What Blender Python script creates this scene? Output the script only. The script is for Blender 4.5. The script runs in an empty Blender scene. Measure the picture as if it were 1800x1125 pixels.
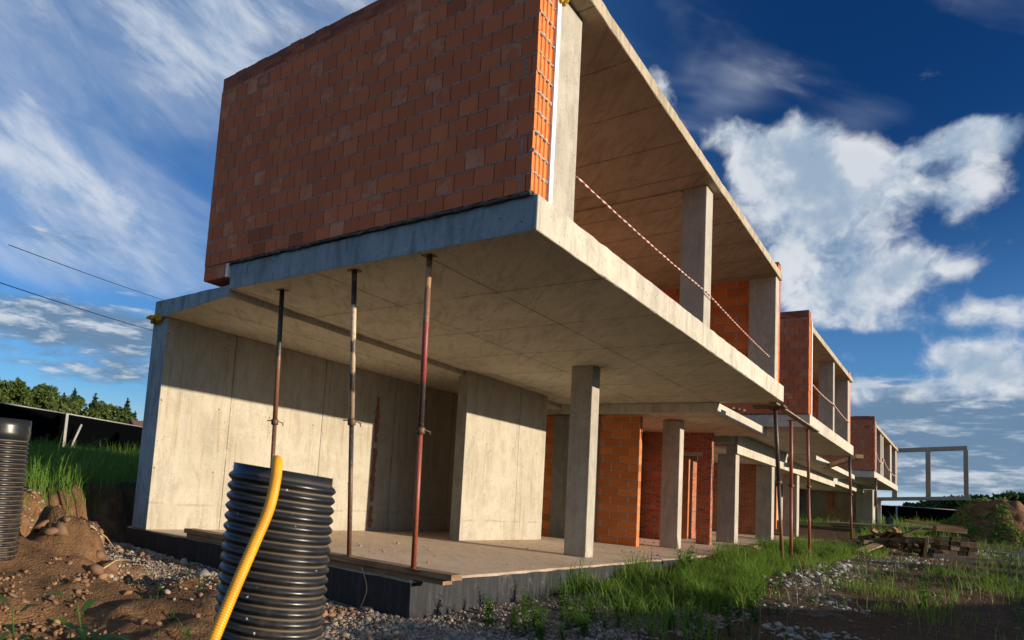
import bpy, math, random
import numpy as np
from mathutils import Vector, Matrix

random.seed(7)
rng = np.random.default_rng(11)
SC = bpy.context.scene
COL = SC.collection
R = math.radians

# ---------------------------------------------------------------- camera
cam_d = bpy.data.cameras.new("camera")
cam = bpy.data.objects.new("camera", cam_d)
COL.objects.link(cam)
CAM = Vector((-6.9138, -3.4341, 1.1449))
cam.location = CAM
cam.rotation_euler = (1.67420550, -0.0817864608, -0.821693657)
cam_d.sensor_width = 36.0
cam_d.lens = 1229.88374 / 1800 * 36.0
cam_d.shift_x = (900 - 553.2516) / 1800
cam_d.shift_y = (715.7641 - 562.5) / 1800
cam_d.clip_end = 3000
cam_d.clip_start = 0.05
cam_d.dof.use_dof = True
cam_d.dof.focus_distance = 12.0
cam_d.dof.aperture_fstop = 3.6
SC.camera = cam

# ---------------------------------------------------------------- light and exposure
SUN_TRAVEL = Vector((-0.20, 1.0, -0.190)).normalized()
SUN_EL = math.asin(-SUN_TRAVEL.z)
SUN_ROT = math.atan2(-SUN_TRAVEL.x, -SUN_TRAVEL.y)      # clockwise from +Y
sun_d = bpy.data.lights.new("sun", 'SUN')
sun_d.energy = 4.6
sun_d.angle = R(0.5)
sun_d.color = (1.0, 0.83, 0.63)
sun = bpy.data.objects.new("sun", sun_d)
COL.objects.link(sun)
sun.rotation_euler = SUN_TRAVEL.to_track_quat('-Z', 'Y').to_euler()
SC.view_settings.view_transform = 'Standard'
SC.view_settings.look = 'None'
SC.view_settings.exposure = 0.66
SC.view_settings.gamma = 1.0


# ---------------------------------------------------------------- node helper
class NT:
    def __init__(s, tree):
        s.t = tree; s.N = tree.nodes; s.L = tree.links

    def put(s, sock, v):
        if isinstance(v, bpy.types.NodeSocket):
            s.L.new(v, sock)
        elif v is not None:
            if isinstance(v, (tuple, list)) and len(v) == 3 and sock.type == 'RGBA':
                v = (*v, 1.0)
            sock.default_value = v

    def m(s, op, a, b=None, c=None, clamp=False):
        n = s.N.new('ShaderNodeMath'); n.operation = op; n.use_clamp = clamp
        s.put(n.inputs[0], a); s.put(n.inputs[1], b)
        if c is not None: s.put(n.inputs[2], c)
        return n.outputs[0]

    def add(s, a, b): return s.m('ADD', a, b)
    def sub(s, a, b): return s.m('SUBTRACT', a, b)
    def mul(s, a, b): return s.m('MULTIPLY', a, b)

    def vm(s, op, a, b=None):
        n = s.N.new('ShaderNodeVectorMath'); n.operation = op
        s.put(n.inputs[0], a)
        if b is not None: s.put(n.inputs[1], b)
        return n.outputs[0]

    def scale(s, v, k):
        n = s.N.new('ShaderNodeVectorMath'); n.operation = 'MULTIPLY'
        s.put(n.inputs[0], v); n.inputs[1].default_value = k
        return n.outputs[0]

    def comb(s, x, y, z=0.0):
        n = s.N.new('ShaderNodeCombineXYZ')
        s.put(n.inputs[0], x); s.put(n.inputs[1], y); s.put(n.inputs[2], z)
        return n.outputs[0]

    def sep(s, v):
        n = s.N.new('ShaderNodeSeparateXYZ'); s.put(n.inputs[0], v)
        return n.outputs[0], n.outputs[1], n.outputs[2]

    def noise(s, vec, scale, detail=4.0, rough=0.55, dist=0.0, col=False):
        n = s.N.new('ShaderNodeTexNoise')
        s.put(n.inputs['Vector'], vec)
        n.inputs['Scale'].default_value = scale; n.inputs['Detail'].default_value = detail
        n.inputs['Roughness'].default_value = rough; n.inputs['Distortion'].default_value = dist
        return n.outputs['Color' if col else 'Fac']

    def voro(s, vec, scale, feature='F1', out='Distance', rand=1.0):
        n = s.N.new('ShaderNodeTexVoronoi'); n.feature = feature
        s.put(n.inputs['Vector'], vec); n.inputs['Scale'].default_value = scale
        n.inputs['Randomness'].default_value = rand
        return n.outputs[out]

    def white(s, vec):
        n = s.N.new('ShaderNodeTexWhiteNoise'); n.noise_dimensions = '3D'
        s.put(n.inputs['Vector'], vec)
        return n.outputs['Value']

    def sstep(s, v, a, b):
        n = s.N.new('ShaderNodeMapRange'); n.interpolation_type = 'SMOOTHSTEP'; n.clamp = True
        s.put(n.inputs['Value'], v); s.put(n.inputs['From Min'], a); s.put(n.inputs['From Max'], b)
        return n.outputs['Result']

    def lstep(s, v, a, b, c=0.0, d=1.0):
        n = s.N.new('ShaderNodeMapRange'); n.clamp = True
        s.put(n.inputs['Value'], v); s.put(n.inputs['From Min'], a); s.put(n.inputs['From Max'], b)
        n.inputs['To Min'].default_value = c; n.inputs['To Max'].default_value = d
        return n.outputs['Result']

    def ramp(s, fac, stops, interp='LINEAR'):
        n = s.N.new('ShaderNodeValToRGB'); s.put(n.inputs[0], fac)
        e = n.color_ramp; e.interpolation = interp
        while len(e.elements) < len(stops): e.elements.new(0.5)
        for el, (p, c) in zip(e.elements, stops):
            el.position = p; el.color = (*c, 1.0)
        return n.outputs[0]

    def mix(s, f, a, b, mode='MIX'):
        n = s.N.new('ShaderNodeMix'); n.data_type = 'RGBA'; n.blend_type = mode; n.clamp_factor = True
        s.put(n.inputs[0], f); s.put(n.inputs[6], a); s.put(n.inputs[7], b)
        return n.outputs[2]

    def obj(s):
        return s.N.new('ShaderNodeTexCoord').outputs['Object']

    def uv(s):
        return s.N.new('ShaderNodeTexCoord').outputs['UV']


MATS = {}


class Mt(NT):
    def __init__(s, name):
        s.mat = bpy.data.materials.new(name); s.mat.use_nodes = True
        NT.__init__(s, s.mat.node_tree)
        s.b = s.N['Principled BSDF']
        MATS[name] = s.mat

    def base(s, c): s.put(s.b.inputs['Base Color'], c)
    def rough(s, r): s.put(s.b.inputs['Roughness'], r)
    def spec(s, r): s.put(s.b.inputs['Specular IOR Level'], r)

    def bump(s, h, strength=0.5, dist=0.01):
        n = s.N.new('ShaderNodeBump'); n.inputs['Strength'].default_value = strength
        n.inputs['Distance'].default_value = dist
        s.put(n.inputs['Height'], h); s.L.new(n.outputs[0], s.b.inputs['Normal'])


# ---------------------------------------------------------------- sky with clouds (world only)
W = bpy.data.worlds.new("World"); SC.world = W; W.use_nodes = True


def build_world():
    t = NT(W.node_tree)
    bg = t.N['Background']
    sky = t.N.new('ShaderNodeTexSky'); sky.sky_type = 'NISHITA'; sky.sun_disc = False
    sky.sun_elevation = SUN_EL; sky.sun_rotation = SUN_ROT
    sky.altitude = 200; sky.air_density = 1.0; sky.dust_density = 0.6; sky.ozone_density = 2.5
    d = t.N.new('ShaderNodeTexCoord').outputs['Generated']
    x, y, z = t.sep(d)
    az = t.m('ARCTAN2', x, y)
    el = t.m('ARCSINE', z)
    skyc = t.mix(1.0, sky.outputs[0], (0.38, 0.66, 1.00), 'MULTIPLY')

    def blob(px, py, rx, ry, k):
        v = pix_dir(px, py)
        a0 = math.atan2(v.x, v.y); e0 = math.asin(v.z)
        u = t.mul(t.sub(az, a0), 1.0 / rx); w = t.mul(t.sub(el, e0), 1.0 / ry)
        q = t.add(t.mul(u, u), t.mul(w, w))
        return t.mul(t.m('POWER', 2.718, t.mul(q, -1.0)), k)

    def total(lst):
        s = None
        for b in lst:
            q = blob(*b); s = q if s is None else t.add(s, q)
        return s
    K = 1.0 / SKY
    # the darkest, most polarised part of a clear sky lies high up and away from the sun
    v0 = pix_dir(1640, -60)
    dk = t.add(t.mul(x, v0.x), t.add(t.mul(y, v0.y), t.mul(z, v0.z)))
    skyc = t.mix(t.mul(t.sstep(dk, 0.915, 1.0), 0.93), skyc, t.mix(1.0, skyc, (0.05, 0.26, 0.42), 'MULTIPLY'))

    def lum(c): return t.mix(1.0, c, (K, K, K), 'MULTIPLY')
    # heaped clouds: soft lobes broken up by noise; the side away from the sun is greyer
    wrp = t.noise(d, 9.0, 4, 0.6, 0.0, True)
    dw = t.vm('ADD', d, t.scale(t.vm('SUBTRACT', wrp, (0.5, 0.5, 0.5)), (0.055, 0.055, 0.055)))
    up = t.vm('ADD', dw, (0.012, -0.024, 0.022))
    cum = total(CUMULUS)
    nz = lambda v: t.add(t.mul(t.sub(t.noise(v, 6.5, 3, 0.55), 0.5), 1.5), t.mul(t.sub(t.noise(v, 17.0, 7, 0.62), 0.5), 1.15))
    bil = lambda v: t.mul(t.sub(0.30, t.m('ABSOLUTE', t.sub(t.noise(v, 12.0, 4, 0.5), 0.5))), 1.5)
    n1, n2 = t.add(nz(dw), t.sub(bil(dw), 0.32)), t.add(nz(up), t.sub(bil(up), 0.32))
    dens = t.add(n1, t.sub(cum, 0.69))
    a_cum = t.sstep(dens, -0.10, 0.46)
    lit = t.sstep(t.add(t.sub(n1, n2), t.mul(t.sub(t.noise(dw, 34.0, 5, 0.6), 0.5), 0.35)), -0.34, 0.34)
    body = t.sstep(dens, 0.10, 0.75)
    c_cum = t.mix(lit, (0.20, 0.275, 0.37), (0.50, 0.515, 0.535))
    c_cum = t.mix(t.mul(body, t.sub(0.75, t.mul(lit, 0.45))), c_cum, (0.22, 0.285, 0.365))
    # streaked high cloud on the left
    vec = t.comb(t.add(t.mul(az, 2.2), t.mul(el, -2.6)), t.add(t.mul(el, 8.0), t.mul(az, 4.4)), 3.1)
    s0 = t.noise(vec, 0.9, 4, 0.55, 0.4)
    s1 = t.noise(vec, 2.6, 9, 0.66, 0.5)
    sm = t.add(t.mul(t.sub(s0, 0.5), 1.9), t.mul(t.sub(s1, 0.5), 0.75))
    wis = total(WISPS)
    a_w = t.m('MAXIMUM', t.sstep(t.add(sm, t.sub(wis, 0.46)), -0.25, 0.85), t.mul(t.sstep(t.add(wis, t.mul(t.sub(s0, 0.5), 1.2)), 0.12, 0.62), 0.50))
    c_w = t.mix(t.sstep(t.add(t.mul(s0, 0.5), t.mul(s1, 0.5)), 0.38, 0.66), (0.17, 0.26, 0.39), (0.42, 0.455, 0.51))
    # flat grey bands near the horizon
    vec2 = t.comb(t.mul(az, 6.0), t.mul(el, 24.0), 7.7)
    vec3 = t.comb(t.mul(az, 6.0), t.mul(t.add(el, 0.014), 24.0), 7.7)
    bz = lambda v: t.add(t.mul(t.noise(v, 1.1, 3, 0.5, 0.3), 0.5), t.mul(t.noise(v, 3.6, 7, 0.6, 0.3), 0.5))
    s2, s3 = bz(vec2), bz(vec3)
    ban = total(BANDS)
    db = t.add(t.mul(t.sub(s2, 0.5), 2.2), t.sub(ban, 0.40))
    a_b = t.sstep(db, -0.10, 0.42)
    litb = t.sstep(t.sub(s2, s3), -0.02, 0.16)
    c_b = t.mix(litb, (0.095, 0.155, 0.235), (0.40, 0.43, 0.465))
    # pale air low over the horizon
    skyc = t.mix(t.sstep(el, 0.115, -0.01), skyc, lum((0.38, 0.47, 0.56, 1.0)))
    # unseen broken cloud added behind and beside the viewer to lift ambient light
    back = t.mul(t.sstep(t.add(t.mul(x, -0.80), t.mul(y, -0.45)), -0.05, 0.45), t.sstep(z, -0.05, 0.10))
    bk = t.mul(back, t.sstep(t.noise(d, 2.6, 5, 0.6, 0.4), 0.36, 0.58))
    skyc = t.mix(bk, skyc, lum((0.235, 0.30, 0.365, 1.0)))
    out = t.mix(t.mul(a_w, 0.90), skyc, lum(c_w))
    out = t.mix(t.mul(a_b, 0.90), out, lum(c_b))
    out = t.mix(t.mul(a_cum, 0.97), out, lum(c_cum))
    t.put(bg.inputs['Color'], out)
    bg.inputs['Strength'].default_value = SKY


NT.scale_c = lambda s, c, k: tuple(q * k for q in c) + (1.0,)
SKY = 0.1


def pix_dir(px, py):
    """world direction seen at a point of the photograph: where in the sky a cloud sits"""
    v = Vector(((px - 553.2516) / 1229.88374, -(py - 715.7641) / 1229.88374, -1.0))
    return (cam.rotation_euler.to_matrix() @ v).normalized()


#            px    py    az-size el-size strength
CUMULUS = [(1395, 240, .05, .05, .64), (1330, 290, .06, .045, .56), (1440, 320, .07, .055, .56), (1555, 290, .07, .034, .62),
           (1650, 335, .055, .036, .64), (1720, 350, .03, .03, .50), (1390, 400, .09, .07, .58), (1500, 470, .08, .055, .60), (1565, 515, .06, .03, .56),
           (1440, 545, .05, .035, .52), (1225, 212, .05, .034, .72), (1290, 240, .03, .025, .50), (1150, 160, .03, .055, .74), (1690, 240, .055, .024, .70), (1795, 262, .04, .03, .62), (1745, 225, .03, .02, .4),
           (1690, 622, .05, .024, .76), (1780, 662, .055, .026, .74), (1600, 690, .055, .016, .62), (1510, 680, .025, .034, .70),
           (1785, 535, .05, .022, .70), (1775, 425, .035, .018, .62), (1545, 572, .055, .014, .58), (1610, 462, .035, .018, .56), (1705, 470, .03, .014, .52), (1690, 560, .03, .012, .40), (1480, 620, .03, .014, .44)]
WISPS = [(150, 60, .22, .11, .38), (290, 90, .13, .13, .50), (440, 40, .12, .10, .42), (620, -10, .25, .06, .50), (50, 265, .13, .05, .54),
         (200, 395, .15, .055, .56), (60, 350, .1, .06, .42), (250, 480, .14, .04, .44), (40, 450, .14, .04, .38), (20, 120, .1, .1, .30),
         (1080, 80, .08, .10, .28), (1520, 210, .06, .03, .30), (1270, 180, .05, .05, .24)]
BANDS = [(50, 545, .17, .034, .74), (200, 590, .12, .034, .66), (170, 655, .15, .026, .56), (110, 420, .12, .018, .40), (230, 500, .1, .018, .36),
         (1770, 715, .15, .038, .66), (1610, 745, .15, .038, .66), (1720, 795, .21, .028, .66), (1620, 840, .21, .020, .55),
         (1780, 850, .13, .018, .44), (1480, 770, .15, .032, .46)]
build_world()


# ---------------------------------------------------------------- materials
def concrete(name, a, b, streak=0.5, pits=0.5, joints=None, grain=1.0, stain=(0.20, 0.15, 0.09), stain_amt=0.35,
             seed=0.0, smear=0.0, pour=None, ties=None):
    m = Mt(name)
    o = m.vm('ADD', m.obj(), (seed, seed * 1.7, seed * 0.3))
    x, y, z = m.sep(o)
    big = m.noise(o, 0.55, 5, 0.6, 0.4)
    mid = m.noise(o, 3.2, 6, 0.65, 0.3)
    fin = m.noise(o, 42, 4, 0.7)
    f = m.add(m.mul(big, 0.62), m.mul(mid, 0.38))
    c = m.mix(m.sstep(f, 0.36, 0.66), a, b)
    # rain and rust streaks running down
    sv = m.scale(o, (5.0, 5.0, 0.28))
    st = m.noise(sv, 1.6, 6, 0.7, 0.2)
    sm = m.mul(m.sstep(st, 0.50, 0.66), streak)
    c = m.mix(m.mul(sm, m.sstep(big, 0.3, 0.65)), c, stain)
    bl = m.sstep(m.noise(o, 1.15, 7, 0.72, 0.8), 0.53, 0.72)
    c = m.mix(m.mul(bl, stain_amt), c, tuple(q * 0.55 for q in a))
    # trowel and shuttering-oil smears
    if smear:
        rv = m.comb(m.add(m.mul(x, 0.8), m.mul(y, 0.6)), m.mul(m.sub(m.mul(y, 0.8), m.mul(x, 0.6)), 5.0), z)
        sw = m.noise(rv, 1.1, 9, 0.74, 0.8)
        c = m.mix(m.mul(m.sstep(sw, 0.47, 0.64), smear), c, tuple(q * 0.48 for q in a))
        c = m.mix(m.mul(m.sstep(sw, 0.46, 0.28), smear * 0.5), c, tuple(min(1, q * 1.22) for q in a))
        bl2 = m.sstep(m.noise(o, 2.3, 6, 0.7, 1.2), 0.60, 0.74)
        c = m.mix(m.mul(bl2, smear * 0.8), c, tuple(q * 0.34 for q in a))
    if pour is not None:
        pd = m.m('ABSOLUTE', m.sub(m.add(z, m.mul(m.sub(m.noise(o, 0.9, 4), 0.5), 0.10)), pour))
        pl_ = m.mul(m.sub(1.0, m.sstep(pd, 0.004, 0.035)), m.sstep(m.noise(o, 2.5, 3), 0.35, 0.6))
        c = m.mix(m.mul(pl_, 0.5), c, tuple(q * 0.4 for q in a))
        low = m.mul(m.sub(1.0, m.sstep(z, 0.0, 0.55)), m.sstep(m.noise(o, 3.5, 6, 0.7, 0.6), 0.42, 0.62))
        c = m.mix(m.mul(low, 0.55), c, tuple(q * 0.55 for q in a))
    # air holes
    v = m.voro(o, 26)
    hole = m.mul(m.m('LESS_THAN', v, 0.16), m.m('GREATER_THAN', m.noise(o, 5.5, 3), 0.5))
    v2 = m.voro(o, 9.0)
    hole2 = m.mul(m.m('LESS_THAN', v2, 0.10), m.m('GREATER_THAN', m.noise(o, 1.5, 3), 0.52))
    h = m.m('MAXIMUM', hole, hole2)
    c = m.mix(m.mul(h, pits), c, tuple(q * 0.22 for q in a))
    c = m.mix(m.lstep(fin, 0.3, 0.75, 0.0, 0.28 * grain), c, tuple(q * 0.6 for q in a))
    hgt = m.add(m.mul(fin, 0.35), m.add(m.mul(mid, 0.5), m.mul(h, -1.0)))
    if joints:
        u = m.sep(m.uv())
        for ax, per, off, wd in joints:
            wob = m.mul(m.sub(m.noise(o, 6.0, 3), 0.5), 0.012)
            q = m.add(u[ax], m.add(wob, off))
            fr = m.m('FRACT', m.mul(q, 1.0 / per))
            dd = m.mul(m.m('MINIMUM', fr, m.sub(1.0, fr)), per)
            ln = m.mul(m.sub(1.0, m.sstep(dd, wd * 0.3, wd)), m.sstep(m.noise(o, 2.1, 2), 0.25, 0.5))
            wide = m.mul(m.sub(1.0, m.sstep(dd, 0.0, 0.16)), m.sstep(m.noise(sv, 2.2, 5, 0.7), 0.45, 0.68))
            c = m.mix(m.mul(wide, 0.45), c, tuple(q2 * 0.45 for q2 in a))
            c = m.mix(m.mul(ln, 0.82), c, tuple(q2 * 0.18 for q2 in a))
            hgt = m.add(hgt, m.mul(ln, -0.8))
            # each shuttering board a little different in tone
            bd = m.white(m.comb(m.m('FLOOR', m.mul(q, 1.0 / per)), float(ax), 3.0))
            c = m.mix(m.mul(bd, 0.16), c, tuple(q2 * 0.55 for q2 in a))
    if ties:
        uu, vv, _ = m.sep(m.uv())
        fu = m.mul(m.sub(m.m('FRACT', m.mul(m.add(uu, ties[2]), 1 / ties[0])), 0.5), ties[0])
        fv = m.mul(m.sub(m.m('FRACT', m.mul(m.add(vv, ties[3]), 1 / ties[1])), 0.5), ties[1])
        rr_ = m.m('SQRT', m.add(m.mul(fu, fu), m.mul(fv, fv)))
        th = m.sub(1.0, m.sstep(rr_, 0.012, 0.022))
        run = m.mul(m.mul(m.sub(1.0, m.sstep(m.m('ABSOLUTE', m.add(fu, m.mul(m.sub(m.noise(o, 7, 2), .5), .03))), 0.004, 0.028)), m.sstep(fv, 0.0, -0.05)), m.sstep(fv, -0.55, -0.1))
        c = m.mix(m.mul(run, 0.45), c, tuple(q * 0.8 for q in stain))
        c = m.mix(m.mul(th, 0.9), c, tuple(q * 0.16 for q in a))
        hgt = m.add(hgt, m.mul(th, -1.2))
    cr = m.noise(o, 11, 8, 0.78, 0.5)
    c = m.mix(m.mul(m.sstep(cr, 0.56, 0.66), 0.34), c, tuple(q * 0.5 for q in a))
    c = m.mix(m.mul(m.sstep(cr, 0.44, 0.34), 0.30), c, tuple(min(1.0, q * 1.25) for q in a))
    m.base(c); m.rough(0.88); m.spec(0.25)
    m.bump(hgt, 0.6, 0.014)
    return m.mat


def bricks(name, bw, bh, ca, cb, mortar, hw=0.011, vw=0.003, vcol=None, ribs=0.0, dusty=0.25, corner=None, wob=0.006,
           dark=0.12, rough=0.85):
    m = Mt(name)
    o = m.obj()
    u0, v0, _ = m.sep(m.uv())
    n = m.sub(m.noise(o, 3.0, 3, 0.5), 0.5)
    n2 = m.sub(m.noise(o, 9.0, 4, 0.6), 0.5)
    u, v = u0, m.add(v0, m.add(m.mul(n, wob), m.mul(n2, wob * 1.2)))
    row = m.m('FLOOR', m.mul(v, 1.0 / bh))
    odd = m.m('FRACT', m.mul(row, 0.5))                       # 0 or .5
    uu = m.add(m.mul(m.add(u, m.mul(n2, wob * 0.5)), 1.0 / bw), odd)
    col = m.m('FLOOR', uu)
    fv = m.m('FRACT', m.mul(v, 1.0 / bh)); fu = m.m('FRACT', uu)
    dv = m.mul(m.m('MINIMUM', fv, m.sub(1.0, fv)), bh)
    du = m.mul(m.m('MINIMUM', fu, m.sub(1.0, fu)), bw)
    r1 = m.white(m.comb(col, row, 1.0)); r2 = m.white(m.comb(col, row, 5.0)); r3 = m.white(m.comb(col, row, 9.0))
    c = m.mix(r1, ca, cb)
    c = m.mix(m.mul(m.m('GREATER_THAN', r2, 1.0 - dark), 0.75), c, tuple(q * 0.42 for q in ca))
    cl = m.noise(o, 7.0, 5, 0.6, 0.4)
    c = m.mix(m.mul(m.mul(m.m('GREATER_THAN', r3, 0.84), m.sstep(cl, 0.40, 0.62)), dusty), c, (0.62, 0.48, 0.38))
    c = m.mix(m.lstep(m.noise(o, 1.3, 5, 0.6), 0.42, 0.75, 0.0, 0.35), c, tuple(q * 0.5 for q in ca))
    c = m.mix(m.lstep(m.noise(o, 60, 3, 0.7), 0.3, 0.7, 0.0, 0.22), c, tuple(q * 0.6 for q in ca))
    hh = m.mul(r2, 0.35)
    if ribs:
        rb = m.m('SINE', m.mul(u, 2 * math.pi / 0.021))
        grooved = m.mul(m.m('GREATER_THAN', r1, 0.35), ribs)
        hh = m.add(hh, m.mul(m.mul(rb, 0.22), grooved))
        c = m.mix(m.mul(m.mul(m.lstep(rb, -1.0, 0.2, 1.0, 0.0), grooved), 0.30), c, tuple(q * 0.45 for q in ca))
    vm = m.sub(1.0, m.sstep(du, vw * 0.5, vw * 1.3))
    vgap = m.mul(vm, m.sstep(m.noise(o, 4.0, 2), 0.30, 0.42))
    c = m.mix(vgap, c, vcol if vcol else tuple(q * 0.25 for q in ca))
    hm = m.sub(1.0, m.sstep(m.add(dv, m.mul(n2, 0.008)), hw * 0.35, hw * 0.75))
    mort = hm
    if corner is not None:
        cm = m.mul(m.m('LESS_THAN', m.m('ABSOLUTE', m.sub(u, corner)), 0.013), m.m('GREATER_THAN', odd, 0.25))
        cm = m.mul(cm, m.m('GREATER_THAN', m.white(m.comb(row, 2.0, 2.0)), 0.3))
        mort = m.m('MAXIMUM', hm, cm)
    mn = m.noise(o, 30, 4, 0.7)
    c = m.mix(mort, c, m.mix(m.sstep(mn, 0.3, 0.7), tuple(q * 0.32 for q in mortar), mortar))
    und = m.mul(m.sstep(fv, 1.0 - 1.5 * hw / bh, 1.0 - 0.75 * hw / bh), m.sub(1.0, hm))      # open joint under the mortar, its shadow line put into the colour
    c = m.mix(m.mul(und, m.mul(m.sstep(m.noise(o, 2.4, 3), 0.38, 0.6), 0.7)), c, tuple(q * 0.2 for q in ca))
    m.base(c); m.rough(rough); m.spec(0.3)
    hgt = m.add(hh, m.add(m.mul(mort, m.add(-0.9, m.mul(mn, 1.3))), m.mul(vgap, -1.2)))
    hgt = m.add(hgt, m.mul(m.noise(o, 70, 3, 0.7), 0.12))
    m.bump(hgt, 0.8, 0.014)
    return m.mat


def simple(name, ca, cb=None, scale=8.0, rough=0.8, bumpk=0.3, bd=0.006, spec=0.3, metal=0.0, detail=5.0, stretch=None,
           lo=0.35, hi=0.65):
    m = Mt(name)
    o = m.obj()
    if stretch: o = m.scale(o, stretch)
    n = m.noise(o, scale, detail, 0.62, 0.3)
    m.base(m.mix(m.sstep(n, lo, hi), ca, cb if cb else tuple(q * 0.6 for q in ca)))
    m.rough(rough); m.spec(spec); m.b.inputs['Metallic'].default_value = metal
    m.bump(n, bumpk, bd)
    return m.mat


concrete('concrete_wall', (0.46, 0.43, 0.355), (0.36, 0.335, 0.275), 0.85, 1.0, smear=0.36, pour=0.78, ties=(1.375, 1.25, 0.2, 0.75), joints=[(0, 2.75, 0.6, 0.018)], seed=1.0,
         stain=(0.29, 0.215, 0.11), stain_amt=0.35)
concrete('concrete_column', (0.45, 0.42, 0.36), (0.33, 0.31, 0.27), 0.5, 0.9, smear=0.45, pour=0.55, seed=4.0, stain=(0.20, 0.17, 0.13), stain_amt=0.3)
concrete('concrete_edge', (0.54, 0.51, 0.43), (0.42, 0.39, 0.33), 0.45, 1.0, smear=0.55, seed=7.0, stain=(0.14, 0.12, 0.09), stain_amt=0.45)
concrete('concrete_soffit', (0.64, 0.59, 0.49), (0.50, 0.455, 0.37), 0.0, 0.8, smear=0.6, joints=[(0, 2.1, 0.1, 0.022), (1, 1.75, 0.2, 0.016)],
         seed=11.0, stain_amt=0.4)
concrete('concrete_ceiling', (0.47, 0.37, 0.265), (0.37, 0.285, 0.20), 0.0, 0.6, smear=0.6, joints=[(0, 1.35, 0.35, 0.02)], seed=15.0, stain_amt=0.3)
concrete('concrete_floor', (0.62, 0.485, 0.365), (0.53, 0.395, 0.28), 0.0, 0.4, smear=0.35, seed=21.0, stain=(0.36, 0.19, 0.08), stain_amt=0.25, grain=1.3)
concrete('concrete_end_shade', (0.27, 0.335, 0.39), (0.20, 0.255, 0.31), 0.4, 0.9, smear=0.9, seed=43.0, stain=(0.06, 0.065, 0.07), stain_amt=0.5)  # blue-grey shade on the end faces put into the colour; black smears are stains
concrete('concrete_roof', (0.44, 0.385, 0.285), (0.34, 0.29, 0.205), 0.6, 0.9, smear=0.8, seed=53.0, stain=(0.20, 0.145, 0.085), stain_amt=0.5)
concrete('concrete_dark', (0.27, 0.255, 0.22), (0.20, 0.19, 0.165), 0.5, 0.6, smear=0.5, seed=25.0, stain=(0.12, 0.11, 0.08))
concrete('concrete_frame', (0.30, 0.29, 0.26), (0.22, 0.215, 0.195), 0.3, 0.4, seed=31.0)
bricks('block_brick', 0.265, 0.235, (0.54, 0.150, 0.062), (0.47, 0.122, 0.052), (0.30, 0.31, 0.305), hw=0.016, vw=0.0045, ribs=0.6, corner=0.20, dark=0.02, wob=0.014, dusty=0.26)
bricks('block_brick_inside', 0.5, 0.235, (0.64, 0.19, 0.05), (0.54, 0.15, 0.04), (0.44, 0.40, 0.34), hw=0.019, vw=0.013,
       vcol=(0.40, 0.37, 0.32), ribs=0.7, dusty=0.1, dark=0.05)
bricks('small_brick', 0.26, 0.078, (0.46, 0.13, 0.05), (0.30, 0.075, 0.035), (0.40, 0.35, 0.28), hw=0.014, vw=0.011,
       vcol=(0.36, 0.31, 0.25), dusty=0.15, dark=0.15, wob=0.008)
bricks('parapet_brick', 0.26, 0.078, (0.42, 0.10, 0.05), (0.28, 0.065, 0.035), (0.22, 0.19, 0.16), hw=0.012, vw=0.010,
       vcol=(0.18, 0.16, 0.14), dusty=0.0, dark=0.25, wob=0.01)
simple('block_side', (0.66, 0.215, 0.06), (0.55, 0.16, 0.045), 5.0, 0.8, 0.25)
simple('mortar', (0.42, 0.41, 0.38), (0.25, 0.25, 0.24), 14, 0.95, 0.9, 0.02)
simple('mortar_dark', (0.13, 0.135, 0.135), (0.06, 0.062, 0.062), 12, 0.95, 0.9, 0.02)
simple('white_insulation', (0.72, 0.73, 0.74), (0.60, 0.62, 0.64), 5, 0.7, 0.15)
simple('yellow_foam', (0.62, 0.40, 0.05), (0.38, 0.20, 0.02), 22, 0.8, 0.9, 0.02)
simple('salmon_foam', (0.27, 0.125, 0.09), (0.19, 0.085, 0.06), 9, 0.85, 0.6, 0.015)


def bitumen():
    m = Mt('bitumen')
    o = m.obj()
    st = m.noise(m.scale(o, (9, 9, 0.9)), 1.3, 6, 0.7)
    bl = m.noise(o, 2.2, 6, 0.7, 0.5)
    c = m.mix(m.sstep(st, 0.45, 0.75), (0.013, 0.015, 0.019), (0.040, 0.041, 0.042))
    c = m.mix(m.mul(m.sstep(bl, 0.57, 0.72), 0.55), c, (0.12, 0.11, 0.092))
    m.base(c); m.rough(m.lstep(bl, 0.3, 0.7, 0.45, 0.8)); m.spec(0.35)
    m.bump(m.add(st, m.mul(bl, 0.7)), 0.6, 0.012)


bitumen()


def wood(name, a, b, ax=0):
    m = Mt(name)
    o = m.obj()
    s = [14.0, 14.0, 14.0]; s[ax] = 0.9
    g = m.noise(m.scale(o, tuple(s)), 1.6, 6, 0.65, 0.5)
    k = m.noise(o, 1.8, 5, 0.6)
    c = m.mix(m.sstep(g, 0.33, 0.68), a, b)
    c = m.mix(m.mul(m.sstep(k, 0.5, 0.7), 0.55), c, tuple(q * 0.45 for q in b))
    m.base(c); m.rough(0.82); m.spec(0.25); m.bump(g, 0.5, 0.006)


wood('wood_brown', (0.30, 0.195, 0.115), (0.165, 0.10, 0.056))
wood('wood_grey', (0.30, 0.25, 0.19), (0.17, 0.135, 0.10))
wood('wood_pale', (0.46, 0.34, 0.19), (0.32, 0.22, 0.12))
wood('wood_dark', (0.16, 0.11, 0.07), (0.08, 0.054, 0.034))


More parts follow.
